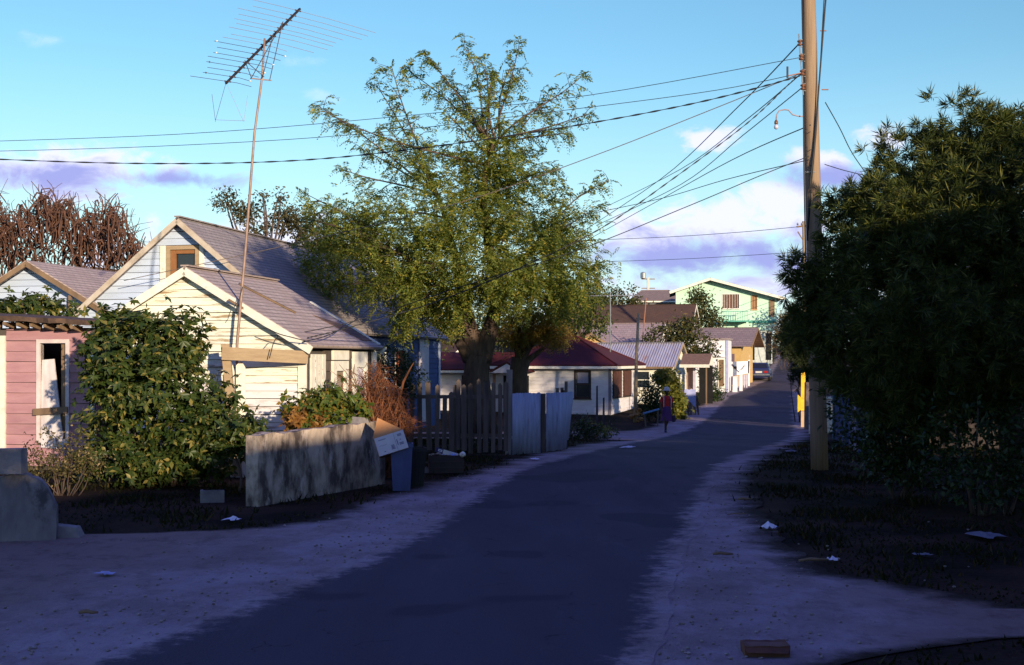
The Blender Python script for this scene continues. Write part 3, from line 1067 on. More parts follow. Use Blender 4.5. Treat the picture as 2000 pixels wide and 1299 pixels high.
# ---- small white gabled house between the trees
def plain_house(name, label, loc, rot, w, d, he, hr, axis, roofm, wallm, oh=.25, ov=.25, fm=trimw, siding=.2, wins=(), fh=.14, cat='house'):
    h = thing(name, label, cat, loc, rot)
    gf, gr = (hr, None) if axis == 'y' else (None, hr)
    fh_ = [q[1:] for q in wins if q[0] == 'front']
    rh_ = [q[1:] for q in wins if q[0] == 'right']
    wall(h, 'front', w, d, 0, he, gf, fh_, wallm); wall(h, 'back', w, d, 0, he, gf, (), wallm)
    wall(h, 'right', w, d, 0, he, gr, rh_, wallm); wall(h, 'left', w, d, 0, he, gr, (), wallm)
    if siding:
        boards(h, 'front', w, d, .1, he, gf, siding, [(a - .07, b + .07, c - .07, e + .07) for a, b, c, e in fh_], wallm, joined=True)
        boards(h, 'right', w, d, .1, he, gr, siding, [(a - .07, b + .07, c - .07, e + .07) for a, b, c, e in rh_], wallm, joined=True)
    for q in wins:
        window(h, q[0], w, d, *q[1:], fm, .07, glass, cross=True)
    if roofm is not None:
        gable_roof(h, w, d, he, hr, axis, roofm, oh, ov, .06, fm, fh=fh)
    return h


def gl(px, D, dz=0):
    x = (px - 1000) / F * D
    return (x, D, gz(x, D) + dz)


p = P(862, 712, 80)
plain_house('white_gabled_house', 'small white house with a lit gable between the blue house and the tree', (p.x, p.y, gz(p.x, p.y)), -R(42), 7, 5.0, 2.1, 3.75, 'x', browns, white)
p = P(742, 640, 58)
plain_house('brown_roofed_house', 'house with a pale brown roof showing above the blue house eaves', (p.x + .9, 58, gz(p.x, 58)), -R(8), 5.2, 5, 3.6, 5.1, 'x',
            shinglemat('tan_shingles', (.33, .23, .18), (.25, .17, .14), 0), cream)
p = P(262, 560, 58)
plain_house('yellow_house', 'bright yellow gabled house behind the brown thorny tree', (p.x, 58, gz(p.x, 58)), -R(16), 4.2, 6, 4.9, 7.1, 'y',
            browns_y, pm('yellow_paint', (.80, .52, .06), (.7, .42, .05)), fm=oldwood)


# ---- white house with dark red hip roof
def red_house():
    w, d, he = 6.0, 6.0, 2.60
    zb = -.80
    h = thing('red_roofed_house', 'white board house with dark red hip roof beyond the picket fence', 'house', (5.1, 66, zb), -R(18))
    redm = pm('dark_red_roof_paint', (.085, .011, .010), (.05, .007, .008), scale=2, rough=.75, bump=.15, bscale=30, dirt=((.10, .03, .03), 2, .6, .75))
    fw = [(-1.86, -1.15, 1.02, 2.29)]
    rw = [(.35, 2.2, 1.05, 2.3), (2.75, 4.5, 1.05, 2.3)]
    wall(h, 'front', w, d, 0, he, None, fw, white); wall(h, 'right', w, d, 0, he, None, rw, white)
    wall(h, 'back', w, d, 0, he, None, (), white); wall(h, 'left', w, d, 0, he, None, (), white)
    oldw = pm('peeling_white_boards', (.70, .66, .66), (.55, .50, .50), scale=2.2, stretch=(.5, .5, 3), dirt=((.16, .14, .16), 2.6, .64, .72))
    boards(h, 'front', w, d, .15, he - .02, None, .185, [(a - .1, b + .1, c - .1, e + .1) for a, b, c, e in fw], oldw)
    boards(h, 'right', w, d, .15, he - .02, None, .185, [(a - .1, b + .1, c - .1, e + .1) for a, b, c, e in rw], oldw)
    brn = pm('dark_brown_frame', (.05, .03, .025))
    o = window(h, 'front', w, d, *fw[0], brn, .10, glass, cross=True)
    T = side('front', w, d)
    beam(o, 'curtain', T, -1.8, -1.21, 1.72, 2.27, -.040, -.034, pm('grey_curtain', (.34, .32, .40), (.24, .22, .30), stretch=(9, 9, .5)))
    for q in rw:
        o = window(h, 'right', w, d, *q, brn, .08, dark)
        Tr = side('right', w, d)
        for k in range(2):
            s = q[0] + (q[1] - q[0]) * (.02 + .5 * k)
            beam(o, 'shutter', Tr, s, s + .85, q[2] - .04, q[3] + .02, .05, .085, pm('dark_shutter', (.10, .04, .03)))
    Tr = side('right', w, d)
    beam(h, 'corner_board', T, -.12, .03, .1, he - .02, .03, .06, pm('grey_corner_board', (.22, .19, .22)))  # corner board in a darker mauve grey
    hip_roof(h, w, d, he, 4.25, redm, .45, .06, trimw, ridge=.4)
    # lower wing on the left with its own hip roof, and a gabled porch in front
    wx0, wx1 = -14.0, -6.02
    mb = MB()
    mb.box(wx0, wx1, .5, .62, 0, 2.35); mb.box(wx0, wx0 + .12, .63, 5, 0, 2.35); mb.box(wx0, wx1, 5.01, 5.12, 0, 2.35)
    mb.build('wall', white, h)
    J = MB()
    z = .15
    while z < 2.3:
        J.hexa([(wx0, .47, z + .004), (wx1, .47, z + .004), (wx1, .499, z + .004), (wx0, .499, z + .004), (wx0, .488, z + .185), (wx1, .488, z + .185), (wx1, .499, z + .185), (wx0, .499, z + .185)])
        z += .185
    J.build('siding', oldw, h)
    o = MB().box(-8.35, -7.55, .42, .465, 1.1, 2.1).build('window', brn, h)
    MB().box(-8.28, -7.62, .405, .418, 1.17, 2.03).build('pane', glass, o)
    o = MB().box(-11.35, -10.55, .42, .465, 1.1, 2.1).build('window', trimw, h)
    MB().box(-11.28, -10.62, .405, .418, 1.17, 2.03).build('pane', pm('warm_blind', (.4, .3, .12)), o)
    A, B, C, D_ = (wx0 - .5, 0, 2.42), (wx1 + 1.0, 0, 2.42), (wx1 + 1.0, 5.5, 2.42), (wx0 - .5, 5.5, 2.42)
    r0, r1 = (wx0 + 2.6, 2.7, 3.35), (wx1 + 1.0, 2.7, 3.35)
    for q in ([A, B, r1, r0], [C, D_, r0, r1], [D_, A, r0]):
        MB().slab(q, .06).build('roof', redm, h)
    MB().box(wx0 - .5, wx1, .0, .03, 2.23, 2.355).build('fascia', trimw, h)
    pw = -5.05
    for x in (pw - .75, pw + .75):
        MB().box(x - .06, x + .06, -1.7, -1.58, 0, 2.2).build('porch_post', brn, h)
    for s_ in (-1, 1):
        MB().slab([(pw, -1.9, 2.80), (pw, .0, 2.80), (pw + s_ * .95, .0, 2.28), (pw + s_ * .95, -1.9, 2.28)][::s_], .05).build('porch_roof', redm, h)
    MB().slab([(pw - .85, -1.86, 2.26), (pw + .85, -1.86, 2.26), (pw, -1.86, 2.73)], .04).build('porch_gable', pm('grey_blue_gable', (.42, .42, .50)), h)
    MB().box(pw - .7, pw + .7, -.28, -.24, .05, 2.1).build('door', dark, h)  # near-black sheet holds the shade of the porch opening
    return h


red_house()


# ---- low house with corrugated metal roof
def corrugated(mb, p00, p10, p11, p01, n, amp, per):
    """corrugations run from the p00-p10 edge to the p01-p11 edge"""
    p00, p10, p11, p01 = map(Vector, (p00, p10, p11, p01))
    nrm = (p10 - p00).cross(p01 - p00).normalized()
    L = (p10 - p00).length
    k = int(L / per * 6)
    b = len(mb.v)
    for i in range(k + 1):
        t = i / k
        o = nrm * amp * math.sin(2 * math.pi * t * L / per)
        mb.v += [tuple(p00.lerp(p10, t) + o), tuple(p01.lerp(p11, t) + o)]
    mb.f += [(b + 2 * i, b + 2 * i + 2, b + 2 * i + 3, b + 2 * i + 1) for i in range(k)]


def metal_house():
    w, d, he, hr = 8, 4.1, 2.3, 3.55
    z = gz(9.2, 74)
    h = plain_house('metal_roofed_house', 'low cream house with rusty corrugated metal roof beside the vine', (9.2, 74, z), -R(20), w, d, he, hr, 'x', None, cream, siding=.22,
                    wins=[('front', -2.2, -1.3, .95, 1.9)])
    zinc = pm('galvanised_sheet', (.42, .41, .48), (.30, .28, .34), scale=1.2, stretch=(2, .5, 1), rough=.5, metal=.25, bump=.05, dirt=((.34, .16, .10), 1.1, .57, .70))
    ov = .25
    sl = (hr - he) / (d / 2)
    x = -w - ov
    while x < ov - .05:
        x1 = min(x + .92, ov)
        for s0, s1 in ((-.3, d / 2), (d + .3, d / 2)):
            mb = MB()
            j = rnd.uniform(0, .012)
            za, zb_ = hr - abs(s0 - d / 2) * sl + .06 + j, hr + .06 + j
            corrugated(mb, (x, s0, za), (x1 + .02, s0, za), (x1 + .02, s1, zb_), (x, s1, zb_), 0, .018, .155)
            mb.build('roof_sheet', zinc, h, smooth=True)
        x += .92
    MB().bar((-w - ov, d / 2, hr + .085), (ov, d / 2, hr + .085), .3, .02).build('ridge_cap', zinc, h)
    for s0 in (-.3, d + .3):
        MB().bar((ov + .02, s0, hr - abs(s0 - d / 2) * sl - .02), (ov + .02, d / 2, hr - .02), .03, .15).build('verge_board', tanwood, h)
    MB().box(-w - .2, .2, -.34, -.30, he - .22, he - .10).build('fascia', oldwood, h)
    # shingled porch hood on posts at the street corner
    MB().slab([(.45, .3, 2.35), (2.15, .3, 2.35), (2.15, 1.15, 2.95), (.45, 1.15, 2.95)], .06).build('porch_hood', pm('hood_shingles', (.20, .12, .09), (.12, .07, .06), scale=9), h)
    MB().slab([(2.15, .3, 2.28), (2.15, 1.9, 2.28), (2.15, 1.15, 2.93)], .05).build('hood_gable', trimw, h)
    MB().box(.43, 2.18, .25, .29, 2.15, 2.33).build('fascia', trimw, h)
    MB().box(1.95, 2.02, .32, .39, 0, 2.27).build('porch_post', oldwood, h)
    MB().box(1.08, 1.20, .95, 1.06, 0, 2.3).build('porch_post', pm('lilac_post', (.55, .5, .6)), h)
    MB().box(.62, 1.02, 1.3, 1.36, 0.1, 2.2).build('door', pm('pinkish_door', (.35, .2, .17), (.28, .16, .14)), h)
    MB().box(1.3, 2.1, 1.6, 1.66, 0.0, 2.25).build('dark_panel', dark, h)  # near-black panel at the back of the porch


metal_house()


# ---- roofs stepping up the hill
p = P(1345, 632, 96)
plain_house('long_brown_roofed_house', 'long house with dark brown shingle roof and small white gable up the hill', (p.x, 96, gz(p.x, 96)), -R(16), 9.5, 4.2, P(0, 634, 96).z - gz(p.x, 96), P(0, 596, 98).z - gz(p.x, 96),
            'x', browns, white, .3, .3)
p = P(1285, 668, 86)
plain_house('pale_roofed_house', 'house with faded pinkish roof below the long brown roof', (p.x, 86, gz(p.x, 86)), -R(14), 7.0, 4.6, P(0, 668, 86).z - gz(p.x, 86), P(0, 633, 88).z - gz(p.x, 86),
            'x', shinglemat('faded_pink_shingles', (.38, .29, .29), (.29, .21, .21), 0), white, .2, .2)
p = P(1228, 690, 80)
plain_house('orange_roofed_shed', 'shed with small rusty orange roof between the metal roof and the post', (p.x - 1.6, 80, gz(p.x, 80)), R(22), 1.9, 3.4, P(0, 668, 80).z - gz(p.x, 80), P(0, 652, 80).z - gz(p.x, 80),
            'y', shinglemat('rusty_orange_shingles', (.36, .12, .04), (.26, .09, .04), 1), pm('tan_boards', (.48, .30, .12)), .15, .2, fm=oldwood, cat='shed')


# ---- tan shop with deep gable, white annexe in front
def shop():
    z = gz(16.1, 90)
    h = plain_house('tan_house', 'tan gabled house with grey brown roof above the parked car', (16.1, 90, z), -R(20), 4.2, 5.0, 3.2 - z, 4.35 - z, 'x',
                    shinglemat('grey_brown_shingles', (.31, .23, .22), (.22, .16, .16), 0), pm('tan_plaster', (.56, .37, .15), (.46, .30, .12)), .45, .8, fm=oldwood, siding=0)
    Tr = side('right', 4.2, 5.0)
    Tf = side('front', 4.2, 5.0)
    beam(h, 'door', Tf, -.95, -.45, .1, 2.3, .0, .03, pm('purple_grey_door', (.16, .11, .15)))
    for k in range(5):
        beam(h, 'vent_block', Tr, 3.3, 3.75, .9 + .28 * k, 1.1 + .28 * k, .0, .03, pm('pale_vent', (.6, .5, .4)))
    # annexe
    a = thing('white_annexe', 'flat topped white plastered building with tall narrow brown window', 'building', (14.2, 84, gz(14.2, 84) - .2), -R(14))
    pl = pm('white_plaster', (.76, .76, .78), (.62, .60, .66), scale=2, dirt=((.4, .4, .45), 2.2, .62, .74))
    ht = P(0, 664, 84).z - a.location.z
    hole = [(-.62, -.30, .6, 2.35)]
    wall(a, 'front', 3.2, 3.0, 0, ht, None, hole, pl); wall(a, 'right', 3.2, 3.0, 0, ht, None, (), pl); wall(a, 'left', 3.2, 3.0, 0, ht, None, (), pl); wall(a, 'back', 3.2, 3.0, 0, ht, None, (), pl)
    o = window(a, 'front', 3.2, 3.0, *hole[0], trimw, .07, pm('brown_louvre', (.24, .15, .09)), deep=.04)
    T = side('front', 3.2, 3.0)
    k = hole[0][2] + .06
    while k < 2.3:
        beam(o, 'louvre', T, -.615, -.305, k, k + .05, -.02, .02, oldwood)
        k += .11
    MB().box(-3.3, .1, -.1, 3.1, ht + .003, ht + .12).build('roof', shinglemat('annexe_roof', (.33, .26, .25), (.25, .2, .2), 0), a)
    beam(a, 'shade_strip', T, -.16, -.01, .05, ht - .02, .002, .05, pm('bluish_shade', (.42, .44, .66)))  # bluish strip paints in the shade of the right face
    for k in range(3):
        beam(a, 'shelf_mark', T, -1.0 + .28 * k, -.82 + .28 * k, 2.95, 3.0, .0, .12, pl)
    beam(a, 'ledge', T, -1.1, -.2, 2.52, 2.6, .0, .12, pl)


shop()


# ---- pale green two-storey house on the hill
def green_house():
    base = P(1517, 645, 124)
    zb = base.z
    h = thing('green_house', 'pale green upper storey house with white eaves on the hill', 'house', (base.x, 124, zb), -R(7))
    grn = pm('pale_green_plaster', (.50, .72, .56), (.44, .66, .52), scale=2, bump=.1)
    w, d = 9.7, 9.0
    he, hr = 3.6, 5.0
    apx = -6.4
    gb = lambda c: None
    win = [(-5.15, -3.6, 2.15, 3.5), (-2.4, -1.9, 2.05, 3.35)]
    # asymmetric gable: left eave a little higher
    mb = MB()
    l = lambda z: -w if z <= 4.0 else -w + (apx + w) * (z - 4.0) / (hr - 4.0)
    r = lambda z: 0 if z <= 3.3 else apx * (z - 3.3) / (hr - 3.3)
    T = side('front', w, d)
    zs = sorted({0, 2.05, 2.15, 3.3, 3.35, 3.5, 4.0, hr})
    for a, b in zip(zs, zs[1:]):
        for sg in spans(a, b, l, r, win):
            prism(mb, T, sg, a, b, 0, 0, -.12)
    mb.build('wall', grn, h)
    wall(h, 'right', w, d, 0, 3.3, None, (), grn); wall(h, 'left', w, d, 0, 4.0, None, (), grn); wall(h, 'back', w, d, 0, 3.3, None, (), grn)
    o = window(h, 'front', w, d, *win[0], pm('white_bars', (.75, .72, .68)), .06, pm('dim_room', (.16, .08, .06)), bars=6, deep=.1)
    window(h, 'front', w, d, *win[1], pm('orange_shutter', (.55, .32, .16)), .06, pm('brown_louvres', (.35, .2, .12)), bars=3)
    beam(h, 'door', T, -.75, -.2, 1.3, 3.0, .01, .04, pm('brown_door', (.22, .15, .10)))
    roofm = pm('dark_roof', (.10, .07, .06))
    for q in ([(-w - .6, -.9, 3.80), (apx, -.9, hr + .1), (apx, d + .5, hr + .1), (-w - .6, d + .5, 3.80)], [(apx, -.9, hr + .1), (.7, -.9, 3.16), (.7, d + .5, 3.16), (apx, d + .5, hr + .1)]):
        n = (Vector(q[1]) - Vector(q[0])).cross(Vector(q[2]) - Vector(q[0]))
        MB().slab(q if n.z > 0 else q[::-1], .10).build('roof', roofm, h)
    for (x0, z0), (x1, z1) in (((-w - .6, 3.66), (apx, hr - .04)), ((apx, hr - .04), (.7, 3.02))):
        MB().bar((x0, -.94, z0), (x1, -.94, z1), .06, .24).build('verge_board', trimw, h)
    teal = pm('teal_band', (.10, .36, .28))
    beam(h, 'floor_band', T, -5.5, -.02, .72, .95, .0, .14, teal)
    MB().box(-5.4, -2.8, -1.6, -.16, .78, .92).build('balcony_floor', teal, h)
    for k in range(12):
        x = -5.35 + .22 * k
        MB().box(x, x + .035, -1.58, -1.55, .92, 1.75).build('baluster', teal, h)
    MB().box(-5.4, -2.8, -1.6, -1.54, 1.76, 1.82).build('handrail', teal, h)
    # ground storey below the upper floor
    zl = gz(base.x - 4, 124) - zb - .5
    MB().box(-7.5, -.4, .2, d - .3, zl, -.01).build('ground_storey', pm('pale_base', (.55, .58, .56)), h)
    for x in (-6.2, -4.6, -2.6, -1.0):
        MB().box(x, x + .5, .12, .19, zl + .4, -.25).build('opening', dark, h)
    for x in (-5.3, -2.9):
        MB().box(x - .1, x + .1, -1.55, -1.35, zl, .77).build('column', grn, h)


green_house()

# grey-brown hipped house further back
p = P(1262, 588, 140)
hb = thing('grey_roofed_house', 'house with grey brown hip roof and white fascia left of the green house', 'house', (p.x + 3.6, 140, p.z - 3.2), -R(4))
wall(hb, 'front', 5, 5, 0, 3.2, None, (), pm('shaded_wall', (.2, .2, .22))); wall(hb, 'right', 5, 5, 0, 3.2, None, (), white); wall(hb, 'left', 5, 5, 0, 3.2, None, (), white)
hip_roof(hb, 5, 5, 3.2, 4.5, shinglemat('grey_brown_hip', (.27, .20, .18), (.20, .15, .14), 0), .5, .06, trimw, ridge=3.0)
MB().box(-4.9, -.1, .2, 4.9, -3.5, -.01).build('ground_storey', white, hb)
# ------------------------------------------------------------------ plants
def unit(v):
    return v / np.maximum(1e-9, np.linalg.norm(v, axis=-1, keepdims=True))


def rdir(n, r, up=0.0):
    v = r.normal(size=(n, 3))
    v[:, 2] += up
    return unit(v)


def leaf_mesh(name, pos, d, nrm, L, W, fold=.12):
    """one folded diamond (two triangles) per leaf"""
    n = len(pos)
    d = unit(d)
    s = unit(np.cross(d, nrm))
    nn = np.cross(s, d)
    L = np.broadcast_to(np.asarray(L, float), (n,))[:, None]
    W = np.broadcast_to(np.asarray(W, float), (n,))[:, None]
    v = np.zeros((n, 4, 3))
    v[:, 0] = pos
    v[:, 1] = pos + d * L * .45 + s * W * .5 + nn * W * fold
    v[:, 2] = pos + d * L - nn * L * .08
    v[:, 3] = pos + d * L * .45 - s * W * .5 + nn * W * fold
    b = np.arange(n)[:, None] * 4
    f = np.concatenate([b + np.array([[0, 1, 2]]), b + np.array([[0, 2, 3]])], 0)
    return tri_mesh(name, v.reshape(-1, 3), f)


def fronds(pos, d, nrm, L, r, pairs=8, lw=.028, ll=.085, droop=.5):
    """feathery compound leaves: returns leaflet arrays"""
    n = len(pos)
    d, nrm = unit(d), unit(nrm)
    s = unit(np.cross(d, nrm))
    P_, D_, N_, LL, WW = [], [], [], [], []
    for k in range(pairs):
        t = (k + .6) / pairs
        base = pos + d * (L * t)[:, None]
        base = base + np.array([0, 0, -1.0]) * (droop * L * t * t)[:, None]
        for sg in (-1, 1):
            dd = unit(d * .45 + s * sg + r.normal(0, .16, (n, 3)) + np.array([0, 0, -.25]))
            P_.append(base); D_.append(dd); N_.append(nrm + r.normal(0, .35, (n, 3)))
            sc = (1 - .45 * abs(t - .45)) * r.uniform(.75, 1.2, n)
            LL.append(ll * sc); WW.append(lw * sc)
    return np.concatenate(P_), np.concatenate(D_), np.concatenate(N_), np.concatenate(LL), np.concatenate(WW)


def whorls(pos, ax, r, k=22, L=.17, W=.016, spread=.95):
    n = len(pos)
    ax = unit(ax)
    P_ = np.repeat(pos, k, 0)
    D_ = unit(np.repeat(ax, k, 0) * .75 + r.normal(0, spread * .62, (n * k, 3)))
    P_ = P_ + np.repeat(ax, k, 0) * r.uniform(-.07, .02, (n * k, 1))
    D_[:, 2] -= .30
    return P_, D_, r.normal(size=(n * k, 3)), L * r.uniform(.6, 1.15, n * k), W * r.uniform(.7, 1.3, n * k)


def palms(pos, ax, r, k=6, L=.10, W=.05):
    """hand-shaped leaves: k oval leaflets round a stalk end, hanging a little"""
    n = len(pos)
    ax = unit(ax)
    o = unit(np.cross(ax, r.normal(size=(n, 3))))
    q = np.cross(ax, o)
    P_, D_, N_, LL, WW = [], [], [], [], []
    for i in range(k):
        a = 2 * np.pi * i / k + r.normal(0, .2, n)
        dd = o * np.cos(a)[:, None] + q * np.sin(a)[:, None] + ax * .25 + np.array([0, 0, -.45])
        P_.append(pos); D_.append(dd); N_.append(ax + r.normal(0, .25, (n, 3)))
        s = r.uniform(.5, 1.35, n)
        LL.append(L * s); WW.append(W * s)
    return np.concatenate(P_), np.concatenate(D_), np.concatenate(N_), np.concatenate(LL), np.concatenate(WW)


def lobes_pts(lobes, n, r, inner=.55, clump=0, cr=.2):
    """points in the outer shells of ellipsoids (x,y,z,rx,rz), with their outward directions"""
    w = np.array([l[3] ** 2 for l in lobes])
    idx = r.choice(len(lobes), n, p=w / w.sum())
    L = np.array([(l[0], l[1], l[2]) for l in lobes])[idx]
    S = np.array([(l[3], l[3], l[4]) for l in lobes])[idx]
    d = rdir(n, r)
    rad = r.uniform(inner ** 2, 1.08, n) ** .5
    # uneven outline
    bump = 1 + .16 * np.sin(d[:, 0] * 7 + idx) * np.sin(d[:, 2] * 9 + idx * 2) + .10 * np.sin(d[:, 1] * 13 + idx * 3)
    p = L + d * S * (rad * bump)[:, None]
    if clump:
        # leaves gather in clumps at shoot ends, with gaps between
        m = max(1, n // clump)
        k = r.randint(0, m, n)
        p = p[k] + r.normal(0, 1, (n, 3)) * cr * r.uniform(.5, 1.3, (m, 1))[k]
        d = unit(d[k] + r.normal(0, .35, (n, 3)))
    return p, d


def limb(mb, a, b, r0, r1, n=7, wig=.08, seg=7, sag=0.0, r=rnd):
    a, b = Vector(a), Vector(b)
    L = (b - a).length
    pts, rad = [], []
    o1 = Vector((r.gauss(0, 1), r.gauss(0, 1), r.gauss(0, .5))) * wig * L
    o2 = Vector((r.gauss(0, 1), r.gauss(0, 1), r.gauss(0, .5))) * wig * L * .5
    for i in range(seg + 1):
        t = i / seg
        pts.append(a.lerp(b, t) + o1 * math.sin(t * math.pi) * .6 + o2 * math.sin(t * 2 * math.pi) * .6 + Vector((0, 0, sag * L * math.sin(t * math.pi))))
        rad.append(r0 + (r1 - r0) * t)
    mb.tube(pts, rad, n)
    return pts


bark = pm('brown_bark', (.13, .085, .06), (.04, .027, .022), scale=7, stretch=(1.4, 1.4, .4), bump=1.0, bscale=12)
darkbark = pm('dark_bark', (.10, .065, .05), (.05, .035, .03), scale=6, stretch=(1, 1, .4), bump=.8)


def finish(root, trunk, leaves, mat, bm=None, crown='crown'):
    if trunk is not None:
        trunk.build('trunk', bm or bark, root, smooth=True)
    if leaves is not None:
        link(crown, leaf_mesh(crown, *leaves), mat, root)


# ---- the big feathery tree in the middle
def big_tree():
    r = np.random.RandomState(21)
    D = 36.0
    base = P(930, 700, D)
    bz = gz(base.x, D)
    t = thing('feathery_tree', 'large feathery-leaved tree with forked trunk behind the picket fence', 'tree', (base.x, D, bz))
    loc = Vector((base.x, D, bz))
    q = lambda px, py, dd=0: P(px, py, D + dd) - loc
    mb = MB()
    # buttressed, knobbly trunk
    pts = [(932, 790), (930, 760), (930, 735), (932, 712), (935, 695)]
    rad = [.50, .42, .37, .35, .38]
    mb.tube([q(931, 850)] + [q(*p) for p in pts], [.62] + rad, 14)
    forks = []
    forks.append((limb(mb, q(928, 705), q(905, 590), .30, .19, 11, .03), .24))
    forks.append((limb(mb, q(940, 705), q(968, 600), .30, .18, 11, .03), .22))
    forks.append((limb(mb, q(915, 700), q(895, 668, -.4), .20, .12, 9, .02), .1))
    a, b = q(905, 590), q(968, 600)
    c1 = limb(mb, a, q(880, 470, .5), .17, .10, 9, .05)
    c2 = limb(mb, b, q(950, 420, -.3), .17, .12, 9, .05)
    c3 = limb(mb, q(950, 420, -.3), q(945, 345, -.2), .11, .08, 8, .06)
    c4 = limb(mb, b, q(1040, 480, .6), .11, .06, 8, .05)
    c5 = limb(mb, a, q(790, 500, -.8), .11, .05, 8, .06)
    c6 = limb(mb, q(880, 470, .5), q(850, 370, .9), .08, .05, 7, .05)
    c7 = limb(mb, q(945, 345, -.2), q(975, 270, 0), .07, .04, 7, .05)
    src = [p_ for c_ in (c1, c2, c3, c4, c5, c6, c7) for p_ in c_[2:]]
    tips = [(618, 205, 1), (645, 225, -1), (668, 330, 0), (735, 165, .5), (765, 130, -.6), (800, 140, 1.2), (828, 105, .2), (905, 88, .3), (940, 118, -.8), (1015, 82, .2), (998, 130, 1), (960, 140, 0),
            (1135, 150, .4), (1150, 222, -.5), (1190, 352, .3), (1165, 405, -1), (600, 380, .6), (612, 430, -1.2), (596, 480, .4), (1110, 260, 1.3), (705, 290, 1.5), (1175, 520, .2), (1140, 590, -.9),
            (650, 560, -1.0), (740, 560, -1.6), (1100, 620, -1.2), (870, 160, 1.8), (880, 230, -1.5), (1060, 200, 1.6), (1085, 330, -1.8), (760, 250, -1.4), (690, 420, 1.8), (820, 300, -2.0), (1040, 300, 2.0),
            (720, 480, -2.2), (1120, 450, 1.8), (930, 240, 1.6), (1000, 420, -2.2), (860, 520, -2.4), (990, 560, -2.2), (1060, 560, -2.0), (800, 600, -1.2), (640, 500, 1.2), (1150, 470, 0)]
    fp, fd = [], []
    for px, py, dd in tips:
        tip = q(px, py, dd)
        s = min(src, key=lambda v: (v - tip).length + (2 if v.z > tip.z + .3 else 0) + rnd.uniform(0, 1.8))
        pts = limb(mb, s, tip, .036, .009, 5, .05, 10, .04 if py > 350 else .0)
        Lm = (tip - s).length
        nt = int(4 + Lm * 3.0)
        for k in range(nt):
            u = .28 + .72 * (k + rnd.random()) / nt
            i = min(9, int(u * 10))
            p0 = pts[i].lerp(pts[i + 1], u * 10 - i if u < 1 else 1)
            dirv = (tip - s).normalized()
            sd = Vector((rnd.gauss(0, 1), rnd.gauss(0, 1), rnd.gauss(0, .6))).normalized()
            d = (dirv * .7 + sd * .9).normalized()
            ln = rnd.uniform(.25, .75) * (1.25 - .55 * u)
            p1 = p0 + d * ln
            mb.tube([p0, p0.lerp(p1, .5) + Vector((0, 0, .03)), p1], [.012, .009, .005], 3, cap=False)
            for j in range(4):
                fp.append(p0.lerp(p1, .3 + .7 * j / 3)); fd.append(d + Vector((rnd.gauss(0, .7), rnd.gauss(0, .7), rnd.gauss(0, .5))))
        for j in range(4):
            fp.append(tip); fd.append((tip - s).normalized() + Vector((rnd.gauss(0, .8), rnd.gauss(0, .8), rnd.gauss(0, .5))))
    fp, fd = np.array(fp), np.array(fd)
    lob = []
    for px, py, dd, rx, rz in [(700, 500, 0, 1.3, 1.1), (800, 470, -1, 1.4, 1.3), (900, 500, -1.2, 1.5, 1.5), (1000, 500, -1, 1.5, 1.4), (1090, 540, -.4, 1.2, 1.2), (880, 380, 0, 1.4, 1.2), (1000, 380, 0, 1.4, 1.2), (1090, 420, .2, 1.0, 1.0),
                               (780, 560, -.8, 1.2, .8), (700, 430, .4, 1.0, .9), (1050, 575, -.8, .9, .55), (940, 545, -1.4, 1.1, .7), (1110, 520, 1, 1.0, 1.0), (840, 590, .8, 1.0, .6), (960, 300, 0, 1.1, .9), (640, 520, .4, .7, .7), (800, 620, .5, .7, .4)]:
        c = q(px, py, dd)
        lob.append((c.x, c.y, c.z, rx, rz))
    p, d = lobes_pts(lob, 11200, r, .2, 14, .25)
    # leave gaps
    keep = (np.sin(p[:, 0] * 2.3 + 1) * np.sin(p[:, 2] * 2.7) * np.sin(p[:, 1] * 2.1 + .5) + r.normal(0, .25, len(p))) > -.22
    p, d = p[keep], d[keep]
    p = np.concatenate([p, fp]); d = np.concatenate([d, fd])
    d = unit(d) * .6 + r.normal(0, .6, d.shape)
    up = np.tile([0, 0, 1.0], (len(p), 1)) + r.normal(0, .4, p.shape)
    lv = fronds(p, d, up, r.uniform(.24, .42, len(p)), r, 7, .046, .115)
    finish(t, mb, lv, leafmat('feathery_leaf', (.10, .145, .033), (.225, .245, .050), .42, .5, (.42, .32, .06)))


big_tree()


def small_pollard():
    r = np.random.RandomState(5)
    D = 37.5
    b = P(1012, 700, D)
    bz = gz(b.x, D)
    t = thing('pollarded_tree', 'short knotty tree with golden leaves just right of the forked trunk', 'tree', (b.x, D, bz))
    loc = Vector((b.x, D, bz))
    q = lambda px, py, dd=0: P(px, py, D + dd) - loc
    mb = MB()
    mb.tube([q(1008, 850), q(1010, 770), q(1013, 725), q(1018, 700)], [.36, .30, .27, .30], 11)
    for px, py in ((1000, 655), (1022, 650), (1050, 660), (1040, 640), (1012, 640), (1062, 680)):
        limb(mb, q(1016, 712), q(px, py, rnd.uniform(-.4, .4)), .13, .05, 7, .06)
    lob = [(*q(1020, 640, -.2), .6, .5), (*q(1060, 630, -.2), .55, .5), (*q(1085, 650, .1), .45, .4), (*q(1000, 655, -.3), .4, .35)]
    p, d = lobes_pts(lob, 1100, r, .2)
    lv = fronds(p, d + r.normal(0, .5, d.shape), r.normal(size=p.shape) + [0, 0, 1], r.uniform(.2, .34, len(p)), r, 7, .032, .08)
    finish(t, mb, lv, leafmat('golden_leaf', (.14, .13, .03), (.28, .18, .035), .35, .5, (.36, .20, .05)))


small_pollard()


